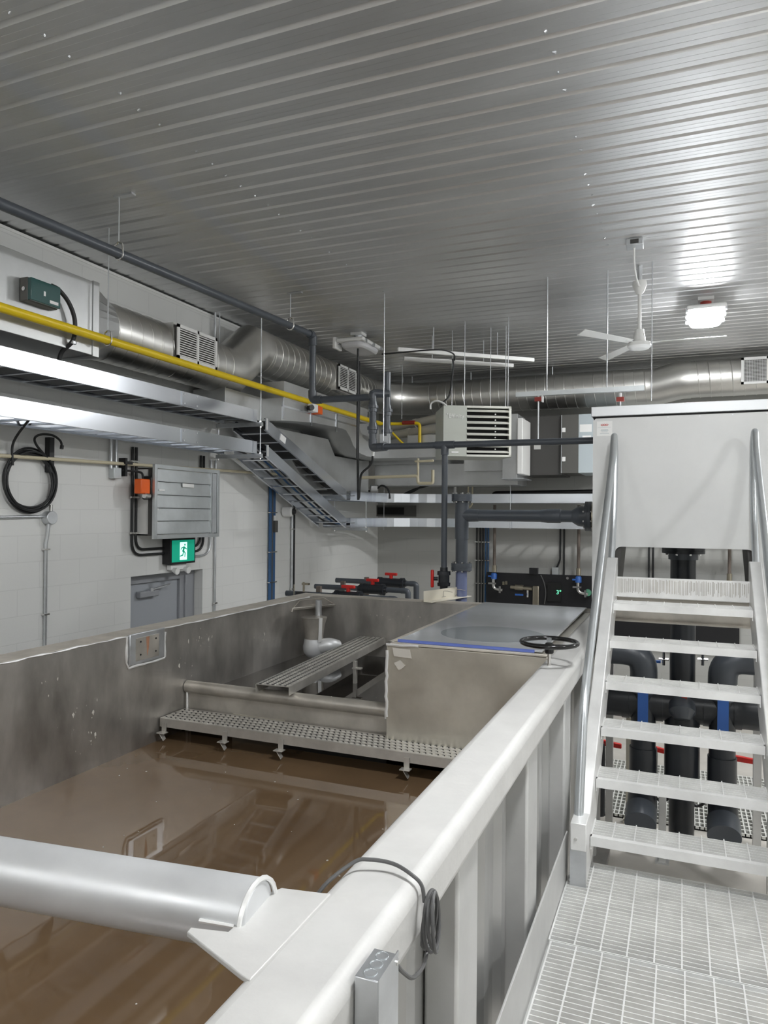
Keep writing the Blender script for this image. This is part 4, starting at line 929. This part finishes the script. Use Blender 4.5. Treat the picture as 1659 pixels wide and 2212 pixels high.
for k in range(8):
    z = ht_z1-.052-k*.0625
    c = hl+ax*(u_s+W-.025)/2+ay*.012+Vector((0, 0, z)); G().obox(c, W-.025-u_s, .045, .010, ax=ax, ay=(ay+Vector((0, 0, .55)))).done('louvre', 'heater_slat', ht)
    if k < 7:
        c = hl+ax*(u_s+(W-u_s)*.66)+ay*.05+Vector((0, 0, z-.03)); G().cyl(c, c-ay*.01, .008, 8).done('pivot', 'weld', ht)
text('brand_text', 'Effinity', .062, hl+ax*.055-ay*.002+Vector((0, 0, ht_z1-.135)), ax, (0, 0, 1), 'white_paint', ht, .0015)
hb(.035, .045, -.003, 0, ht_z1-.10, ht_z1-.085, 'logo_mark', 'white_paint')
hb(.09, .165, -.003, 0, ht_z0+.035, ht_z0+.05, 'small_label', 'sticker')
cable('heater_cable', [at(978, 775, Y=7.6), at(979, 790, Y=7.6), at(975, 830, Y=7.6), at(970, 855, Y=7.6), at(953, 874, Y=7.5)], .011, 'black_cable', 'black cable hanging from the strut rails to the heater')
cable('heater_hose', [at(930, 884, Y=7.35), at(931, 872, Y=7.35), at(942, 866, Y=7.35), at(956, 870, Y=7.35), at(964, 876, Y=7.35)], .010, 'white_plastic', 'short white hose looping off the heater top left corner', cat='hose')
cable('lamp_cable', [at(825, 765, Y=7.3), at(860, 762, Y=7.3), at(930, 756, Y=7.3), at(960, 757, Y=7.4), at(980, 765, Y=7.5), at(982, 778, Y=7.6)], .008, 'black_cable', 'black cable running from the switched-off light to the heater rods')

# ================================================================== AIR UNIT behind (dark casings)
hu = thing('air_handling_unit', (-1.6, 9.8, 3.3), 'dark grey air handling unit with pale end panels, right of the heater', 'air handler')
Y = 9.8
def zx(px, py, Y=9.8): q = at(px, py, Y=Y); return q.x, q.z
x0, zt = zx(1130, 900); x1, _ = zx(1214, 900); x2, _ = zx(1250, 900); x3, _ = zx(1330, 900); _, zb = zx(1214, 1022)
G().box(x0, x1, Y+.05, 10.6, zb-.02, zt).done('casing', 'hrv_dark', hu, bevel=.004)
G().box(x1, x2, Y, 10.6, zb, zt).done('access_panel', 'hrv_mid', hu, bevel=.003); G().box(x2, x3, Y, 10.6, zb, zt).done('end_panel', 'hrv_light', hu, bevel=.003)
G().box(x0-.02, x1, Y+.045, Y+.05, zx(1190, 962)[1], zx(1190, 962)[1]+.006).done('seam', 'hrv_mid', hu); G().box(x1-.008, x1, Y-.006, Y, zb, zt).done('door_edge', 'steel_galv', hu)
for py in (929, 992):
    xx, z_ = zx(1218, py); G().box(xx-.022, xx+.022, Y-.02, Y, z_-.03, z_+.03).done('latch', 'white_plastic', hu, bevel=.004)
G().box(x2+.015, x2+.17, Y-.003, Y, zx(1262, 925)[1]-.05, zx(1262, 925)[1]+.05).done('data_label', 'sticker', hu); G().box(x2+.05, x2+.16, Y-.003, Y, zx(1262, 936)[1]-.06, zx(1262, 936)[1]-.03).done('data_label', 'sticker', hu)
wb = thing('duct_plenum', (-2.1, 9.3, 3.2), 'tall pale galvanised duct box with a white edge, right behind the heater', 'duct')
xa, za = zx(1086, 895, 9.3); xb, _ = zx(1118, 895, 9.3); xc, _ = zx(1130, 895, 9.3); _, zb2 = zx(1100, 1033, 9.3)
G().box(xa, xb, 9.3, 9.8, zb2, za).done('box', 'sheet_galv', wb, bevel=.003); G().box(xb, xc, 9.28, 9.8, zx(1124, 1024, 9.3)[1], zx(1124, 903, 9.3)[1]).done('white_edge', 'white_paint', wb, bevel=.01); G().box(xa-.01, xc+.02, 9.27, 9.8, zb2-.012, zb2).done('bottom_flange', 'steel_galv', wb)
G().box(xa-.6, xa, 9.6, 10.2, zb2+.12, zb2+.42).done('side_duct', 'sheet_galv', wb)
tag(G().box(-3.6+.2, -2.75, 10.4, 10.75, 3.5, 4.05).done('wall_duct', 'sheet_galv'), 'dark sheet-metal box behind the flue pipes, left of the heater', 'duct')
# beige condensate trap
bt = thing('condensate_trap', (-3.1, 9.6, 3.2), 'beige plastic U-shaped trap pipe left of the slim drop pipe', 'pipe')
Yt = 9.0
T_ = lambda px, py: at(px, py, Y=Yt)
G().tube(fillet([T_(778, 1032), T_(902, 1028), T_(903, 1044), T_(935, 1044), T_(935, 1015)], .03), .021, 10).done('pipe', 'beige_cpvc', bt)
G().cyl(T_(903, 1030), T_(903, 990), .016, 10).done('pipe', 'beige_cpvc', bt); g = G(); g.beam(T_(896, 997), T_(937, 995), .03, .03); g.done('cross_tee', 'beige_cpvc', bt, bevel=.008)
# far wall recessed dark unit
fu = thing('wall_opening', (-3.9, 10.8, 2.7), 'dark rectangular louvre opening on the far wall between the two trays', 'vent')
q0, q1 = at(813, 1096, Y=10.8), at(897, 1113, Y=10.8); q0.z = at(850, 1096, Y=10.8).z; q1.z = at(850, 1113, Y=10.8).z
G().box(q0.x, q1.x, 10.78, 10.85, q1.z-.02, q0.z+.03).done('frame', 'hrv_mid', fu); G().box(q0.x+.03, q1.x-.18, 10.775, 10.78, q1.z+.01, q0.z).done('dark_slot', 'void_black', fu)
dm = thing('floodlight', (-3.9, 9.2, 3.15), 'small grey fitting with a black cable on the corner above the upper far tray', 'fitting')
q = at(808, 1055, Y=9.7); G().obox(q, .12, .08, .10, ax=(1, .5, 0)).done('body', 'sheet_galv', dm, bevel=.02); G().tube(smooth([q+Vector((-.35, -.1, -.06)), q+Vector((-.2, 0, -.04)), q+Vector((0, 0, -.03)), q+Vector((.12, 0, .04)), q+Vector((.22, 0, -.02)), q+Vector((.25, 0, -.15))]), .014, 8).done('lead', 'black_cable', dm)
cable('service_cable', [at(805, 985, Y=7.0), at(804, 996, Y=7.0), at(797, 1008, Y=7.0), at(782, 1022, Y=7.0), at(778, 1040, Y=7.2), at(776, 1075, Y=8.6)], .012, 'black_cable', 'black cable hanging from the white gland below the union risers')
G_ = G().cyl(at(806, 973, Y=7.0), at(805, 985, Y=7.0), .018, 10).done('cable_gland', 'white_plastic'); tag(G_, 'white cable gland at the top of the hanging black cable', 'gland')
cable('service_cable', [at(775, 780, Y=7.9), at(776, 860, Y=7.9), at(773, 960, Y=7.9), at(774, 1080, Y=7.9)], .016, 'black_cable', 'long black cable hanging straight down in the corner left of the unions')
for k in range(3): cable('service_cable', [at(935, 1040+k*3, Y=10), at(915, 1048+k*2, Y=10), at(892, 1062-k*2, Y=10), at(862, 1073, Y=10)], .013, 'black_cable', ['uppermost', 'middle', 'lowest'][k]+' of three black cables sweeping onto the upper far tray behind the slim drop pipe')
for px0, px1, py0, py1 in ((872, 897, 1050, 1075),): pass
# yellow hanging strap, white elbow above tray
tag(G().tube(fillet([at(1012, 1026, Y=10.3), at(1011, 1090, Y=10.3), at(1014, 1097, Y=10.3), at(1020, 1090, Y=10.3), at(1021, 1030, Y=10.3)], .03), .012, 8).done('yellow_strap', 'beige_cpvc'), 'ochre strap hanging in a narrow loop behind the far trays', 'strap')
tag(G().tube(fillet([at(983, 1075, Y=10.4), at(983, 1040, Y=10.4), at(1010, 1030, Y=10.4), at(1090, 1030, Y=10.5)], .12), .020, 10).done('wall_conduit', 'white_plastic'), 'white conduit with a bend rising above the upper far tray', 'conduit')
bk = tag(G().tube(fillet([at(1065, 1075, Y=10.5), at(1068, 1066, Y=10.5), at(1300, 1062, Y=10.5)], .05), .035, 12).done('black_pipe', 'black_rubber'), 'thick black pipe along the far wall above the upper tray', 'pipe')

# ================================================================== FAR WALL VERTICALS
yw = 10.82
def vert(px, r, m, label, zt=2.57, zb=0., cat='conduit', name='wall_conduit'):
    x = at(px, 1200, Y=yw).x; t = thing(name, (x, yw, zb), label, cat); G().cyl((x, yw, zb), (x, yw, zt), r, 10).done('tube', m, t)
    return t, x
for k, (px, mm, ll) in enumerate(((1030, 'black_cable', 'leftmost black cable of the bundle down the far wall left of the black board'), (1037, 'black_cable', 'second black cable of the bundle down the far wall'), (1043, 'black_cable', 'third black cable of the bundle down the far wall'), (1049, 'blue_cable', 'dull blue cable of the bundle down the far wall, left of the pair'), (1054.5, 'blue_cable', 'dull blue cable of the bundle nearest the black board'))):
    t, x = vert(px, .0125, mm, ll, cat='cable')
    g = G()
    for z in (2.33, 2.05, 1.70): g.box(x-.03, x+.03, yw-.02, yw, z, z+.012)
    g.done('clip', 'chrome', t)
yw0, yw = yw, 10.64
for px, ll in ((1576, 'brown pipe down the far wall seen under the white cabinet, with a blue valve'), (1068, 'brown pipe down the far wall ending in the left blue valve'), (1250, 'brown pipe down the far wall ending in the right blue valve')):
    t, x = vert(px, .022, 'brown_pipe', ll, zt=2.9, zb=1.95, cat='pipe', name='sample_pipe')
    G().cyl((x, yw, 1.90), (x, yw, 2.0), .034, 12).done('fitting', 'brass_steel', t)
    G().tube([(x, yw-.02, 1.79), (x, yw-.02, 1.80), (x, yw-.02, 1.87), (x, yw-.02, 1.89)], [.03, .045, .045, .03], 12).done('blue_valve', 'blue', t); G().box(x-.08, x-.03, yw-.06, yw-.02, 1.83, 1.85).done('blue_handle', 'blue', t)
    G().tube(fillet([(x, yw-.05, 1.80), (x, yw-.05, 1.66), (x+.14, yw-.05, 1.64)], .06), .022, 10).done('steel_elbow', 'chrome', t); g = G(); g.box(x-.07, x+.05, yw-.09, yw-.03, 1.725, 1.75); g.box(x+.09, x+.12, yw-.09, yw-.03, 1.60, 1.70); g.done('steel_handle', 'chrome', t)
yw = yw0
for px, ll in ((1402, 'left black cable on the far wall seen under the white cabinet'), (1411, 'right black cable on the far wall seen under the white cabinet')):
    x = at(px, 1210, Y=yw).x; conduit([(x, yw, 2.57), (x, yw, 1.86)], .0125, 'black_cable', ll, cat='cable')
conduit([(-1.64, yw, 2.57), (-1.64, yw, 2.1), (-1.69, yw, 1.98)], .0125, 'black_cable', 'left of two black cables down the far wall near the cabinet', .03, cat='cable')
conduit([(-1.585, yw, 2.57), (-1.585, yw, 1.86)], .0125, 'black_cable', 'right of two black cables down the far wall near the cabinet', .03, cat='cable')
G_ = G().box(-1.75, -1.66, 10.78, 10.85, 1.87, 1.99).done('wall_box', 'louver_galv'); tag(G_, 'small pale box on the far wall above the black board', 'box')
# analyser board
ab = thing('analyser_board', (-1.5, 10.75, 1.2), 'long black board with valves and gauges on the far wall behind the tank', 'panel board')
xb0, xb1 = at(1053, 1240, Y=10.75).x, .72
G().box(xb0, xb1, 10.70, 10.74, 1.0, 1.89).done('board', 'board_black', ab, bevel=.004)
def ub(px, py): q = at(px, py, Y=10.69); return q
g = G(); q = ub(1195, 1245); 
dev = G().box(ub(1154, 1)[0], ub(1172, 1)[0], 10.64, 10.72, ub(1163, 1241)[2], ub(1163, 1227)[2]).done('display_unit', 'board_black', ab, bevel=.004)
a = ub(1103, 1268); b = ub(1150, 1272); G().cyl(a, b, .028, 12).done('sample_manifold', 'brass_steel', ab); G().cyl(ub(1113, 1268.5), ub(1130, 1270), .045, 12).done('manifold_body', 'brass_steel', ab)
c = ub(1159, 1265); G().box(c.x-.045, c.x+.045, 10.62, 10.69, 1.2, c.z).done('vertical_trough', 'brass_steel', ab, bevel=.01)
c = ub(1123, 1284); G().box(c.x-.06, c.x+.06, 10.63, 10.65, c.z-.012, c.z+.012).done('blue_lever', 'blue', ab); G().cyl(ub(1140, 1275), ub(1140, 1290), .018, 8).done('lever_valve', 'chrome', ab)
G().tube(smooth([ub(1168, 1242), ub(1175, 1258), ub(1179, 1280), ub(1176, 1305)]), .008, 8).done('hose', 'grey_cable', ab)
for px, py in ((1088, 1260), (1094, 1259)): c = ub(px, py); G().box(c.x-.015, c.x+.015, 10.67, 10.70, c.z-.025, c.z+.025).done('indicator', 'brass_steel', ab)
mt = G().box(ub(1192, 1)[0], ub(1222, 1)[0], 10.67, 10.70, ub(1205, 1300)[2], ub(1205, 1258)[2]).done('meter', 'void_black', ab, bevel=.006)
text('meter_digits', '3°', .085, ub(1202, 1283)+Vector((0, -.03, 0)), (1, 0, 0), (0, 0, 1), 'led_green', mt, .001)
c = ub(1226, 1249); G().cyl(c, c+Vector((0, -.01, 0)), .02, 10).done('bolt', 'chrome', ab)
c = ub(1270, 1280); G().cyl(c, c+Vector((0, -.05, 0)), .05, 14).done('green_cap', 'green', ab)
G().box(ub(1195, 1)[0], ub(1220, 1)[0], 10.69, 10.70, ub(1205, 1260)[2], ub(1205, 1258.5)[2]).done('groove', 'hrv_mid', ab)

# valves behind the far rim
def valve(Yv, x0, x1, z, xe, label, s=1.):
    t = thing('pvc_valve', ((x0+x1)/2, Yv, z-.3), label, 'valve', 'red-handled valves behind the tank')
    r = .05*s; L = x1-x0
    G().cyl((x0-.55, Yv, z), (xe-.02, Yv, z), .030*s, 14).done('pipe', 'pvc', t)
    pts = [x0, x0+.03, x0+.031, x0+.075, x0+.076, x1-.076, x1-.075, x1-.031, x1-.03, x1]
    rr = [.036, .040, .064, .064, .056, .056, .064, .064, .040, .036]
    vb = G().tube([(p, Yv, z) for p in pts], [q*s for q in rr], 20).done('valve_body', 'pvc_dark', t)
    xm = (x0+x1)/2; G().cyl((xm, Yv, z+.05*s), (xm, Yv, z+.095*s), .022*s, 12).done('valve_stem', 'red', vb)
    G().box(xm-.075*s, xm+.075*s, Yv-.02, Yv+.02, z+.085*s, z+.118*s).done('valve_handle', 'red', vb, bevel=.008)
    G().tube(fillet([(xe-.08, Yv, z), (xe, Yv, z), (xe, Yv, 0)], .06), .033*s, 14).done('drop_elbow', 'pvc', t)
valve(6.75, -3.33, -2.98, 1.90, -2.62, 'dark plastic valve with red handle, lowest and leftmost of the three behind the tank rim')
valve(7.5, -3.38, -3.03, 1.905, -2.78, 'dark plastic valve with red handle, middle of the three behind the tank rim')
valve(8.3, -3.50, -3.10, 1.905, -2.97, 'dark plastic valve with red handle, rightmost of the three behind the tank rim', 1.05)
for px, py, Yv, ll in ((689, 1272, 6.9, 'left'), (741, 1261, 7.6, 'middle'), (792, 1252, 8.3, 'right')):
    q = at(px, py, Y=Yv); tag(G().box(q.x-.025, q.x+.025, Yv-.02, Yv+.02, 0, q.z+.03).done('stub_post', 'brown_pipe'), 'short brown post top showing behind the tank rim, '+ll+' of three', 'post', 'post tops behind the tank')
sv = thing('sample_tap', (-3.3, 6.6, 1.9), 'small steel tap on a black base at the far left corner of the tank', 'tap')
q = at(656, 1272, Y=6.5); G().cyl((q.x, 6.5, q.z-.04), (q.x, 6.5, q.z+.07), .011, 10).done('body', 'brass_steel', sv); G().box(q.x-.012, q.x+.06, 6.48, 6.52, q.z+.04, q.z+.06).done('lever', 'brass_steel', sv); G().box(q.x-.07, q.x+.05, 6.45, 6.55, 0, q.z-.03).done('base', 'black_rubber', sv, bevel=.008)
G().cyl((q.x-.11, 6.5, q.z-.2), (q.x-.11, 6.5, q.z+.04), .006, 8).done('pin', 'brass_steel', sv)

# ================================================================== FAN
fxx, fyy, fz = -.335, 6.38, 4.17
fa = thing('ceiling_fan', (fxx, fyy, fz), 'white three-bladed ceiling fan left of the glowing light', 'ceiling fan')
G().tube([(fxx, fyy, z) for z in (fz-.035, fz-.03, fz-.01, fz+.02, fz+.03)], [.05, .075, .095, .09, .06], 32).done('motor_cap', 'white_paint', fa)
G().tube([(fxx, fyy, z) for z in (fz+.03, fz+.06, fz+.10, fz+.13)], [.05, .048, .04, .036], 24).done('motor_housing', 'white_paint', fa)
G().cyl((fxx, fyy, fz+.12), (fxx, fyy, ZC-.22), .014, 14).done('down_rod', 'white_paint', fa)
G().tube([(fxx, fyy, z) for z in (ZC-.235, ZC-.22, ZC-.16, ZC-.13)], [.02, .035, .058, .055], 24).done('canopy', 'white_paint', fa)
G().cyl((fxx, fyy, ZC-.13), (fxx, fyy, ZC), .02, 12).done('hook', 'steel_galv', fa)
for a in (radians(0), radians(122), radians(232)):
    d_ = Vector((cos(a), sin(a), 0)); s_ = Vector((-sin(a), cos(a), .28)); c = Vector((fxx, fyy, fz+.02)); u = [c+d_*.10-s_*.03, c+d_*.66-s_*.045, c+d_*.66+s_*.045, c+d_*.10+s_*.03]
    g = G(); g.hull2(u, [p+Vector((0, 0, .004)) for p in u]); g.done('blade', 'white_paint', fa, bevel=.002)
    G().beam(c+d_*.05, c+d_*.16, .03, .006).done('blade_arm', 'white_paint', fa)
fb = thing('fan_outlet_box', (-.36, 6.0, ZC-.05), 'small galvanised outlet box with a white lead on the ceiling above the fan', 'outlet box')
G().box(-.40, -.28, 5.72, 5.84, ZC-.05, ZC).done('box', 'steel_galv', fb, bevel=.003); G().box(-.37, -.31, 5.715, 5.72, ZC-.04, ZC-.01).done('opening', 'hrv_dark', fb)
G().tube(smooth([(-.345, 5.78, ZC-.05), (-.35, 5.9, ZC-.13), (-.35, 6.1, ZC-.16), (-.335, 6.33, ZC-.18), (-.31, 6.38, ZC-.13)]), .007, 8).done('lead', 'white_paint', fb)

# ================================================================== UNDER THE STAIR
tr = thing('floor_grating', (0, 7.1, 0), 'white square-mesh floor grating seen under the stair', 'grating')
x0, x1, y0, y1 = -1.0, 1.4, 6.95, 8.5
g = G(); k = x0
while k < x1: g.box(k, k+.011, y0, y1, .012, .035); k += .040
k = y0
while k < y1: g.box(x0, x1, k, k+.018, .012, .034); k += .085
g.done('mesh_bars', 'frp_grate', tr)
struct(G().box(x0, x1, y0, y1, .001, .006).done('pit_shade_sheet', 'pit_dark'))  # black sheet stands in for the shade of a pit under the mesh
mf = thing('pipe_manifold', (0, 6.4, 0), 'thick black plastic pipe manifold under the white cabinet, seen between the stair treads', 'pipework')
MY = 6.42
flange((.015, MY, 2.475), (0, 0, 1), .165, .05, 'top_flange', mf, m='pvc_dark'); G().cyl((.015, MY, 2.50), (.015, MY, 2.54), .10, 24).done('steel_ring', 'brass_steel', mf)
G().tube([(.015, MY, 2.40), (.015, MY, 2.45)], .115, 28).done('collar', 'pvc', mf)
G().cyl((.015, MY, .0), (.015, MY, 2.45), .098, 28).done('centre_pipe', 'pvc_dark', mf)
G().tube([(.015, MY-.03, .55), (.015, MY-.03, .58), (.015, MY-.03, 1.12), (.015, MY-.03, 1.2)], [.11, .135, .135, .10], 28).done('centre_sleeve', 'pvc_dark', mf)
G().cyl((-1.0, MY, 1.22), (1.2, MY, 1.22), .15, 32).done('header', 'pvc_dark', mf)
for xx in (-.42, -.16, .2, .42): G().cyl((xx-.03, MY, 1.22), (xx+.03, MY, 1.22), .158, 32).done('header_coupling', 'pvc_dark', mf)
G().tube([(.015, MY-.13, 1.24), (.015, MY-.20, 1.20), (.015, MY-.22, 1.15)], [.10, .10, .06], 24).done('front_cap', 'pvc', mf); G().box(.01, .05, MY-.20, MY-.14, 1.25, 1.40).done('red_handle', 'dark_red', mf)
for s, xx in ((-1, -.28), (1, .31)):
    G().tube(fillet([(xx+s*.9, MY-.05, 1.62), (xx, MY-.05, 1.62), (xx, MY-.05, 1.3)], .16, 10), .108, 26).done('elbow', 'pvc', mf)
    G().cyl((xx, MY-.06, .55), (xx, MY-.06, 1.4), .098, 26).done('drop_pipe', 'pvc_dark', mf)
    G().tube(fillet([(xx, MY-.06, .85), (xx, MY-.06, .56), (xx, MY-.40, .40)], .16, 8), .108, 26).done('foot_elbow', 'pvc_dark', mf)
    G().cyl((xx, MY-.32, .435), (xx, MY-.46, .37), .118, 26).done('foot_coupling', 'pvc', mf)
    G().box(xx-.04, xx+.04, MY-.172, MY-.152, 1.08, 1.40).done('blue_band', 'blue', mf)
for px, py, yy, l in ((1318, 1606, 6.95, .20), (1421, 1618, 7.1, .12), (1608, 1640, 6.95, .24)):
    q = at(px, py, Y=yy); g = G(); g.hull2([(q.x-l/2, yy-.025, q.z-.02), (q.x+l/2, yy-.015, q.z-.035), (q.x+l/2, yy+.015, q.z-.035), (q.x-l/2, yy+.025, q.z-.02)], [(q.x-l/2, yy-.025, q.z+.03), (q.x+l/2, yy-.015, q.z+.01), (q.x+l/2, yy+.015, q.z+.01), (q.x-l/2, yy+.025, q.z+.03)]); g.done('red_lever', 'red', mf, bevel=.008)
    G().cyl((q.x-l/2+.01, yy, 0), (q.x-l/2+.01, yy, q.z), .05, 14).done('valve_body', 'pvc_dark', mf)
for px, yy in ((1434, 6.55), (1518, 6.55)):
    q = at(px, 1424, Y=yy); g = G(); g.cyl((q.x, yy, q.z-.05), (q.x, yy, q.z+.06), .014, 8); g.cyl((q.x-.04, yy, q.z), (q.x+.04, yy, q.z), .012, 8); g.done('sample_cock', 'chrome', mf)
q = at(1430, 1430, Y=6.6); G().box(q.x-.07, q.x-.01, 6.59, 6.61, q.z-.01, q.z+.01).done('blue_handle', 'blue', mf)
for xx in (-.14, .13): G().tube([(xx+.075*cos(a), MY+.15, .45+.1*sin(a)) for a in [2*pi*k/20 for k in range(20)]], .012, 8, closed=True).done('clamp_ring', 'black_rubber', mf)
for xx, yy, zt_, mm, ll in ((-.42, 6.9, 1.1, 'bracket_beige', 'tan support post left of the pipework under the stair'), (-.125, 6.2, .62, 'stiffener_alu', 'pale support post just left of the centre pipe')):
    t = thing('support_post', (xx, yy, 0), ll, 'post'); G().box(xx-.028, xx+.028, yy-.03, yy+.03, 0, zt_).done('upright', mm, t, bevel=.003); G().box(xx-.05, xx+.05, yy-.05, yy+.05, 0, .012).done('base_plate', mm, t)
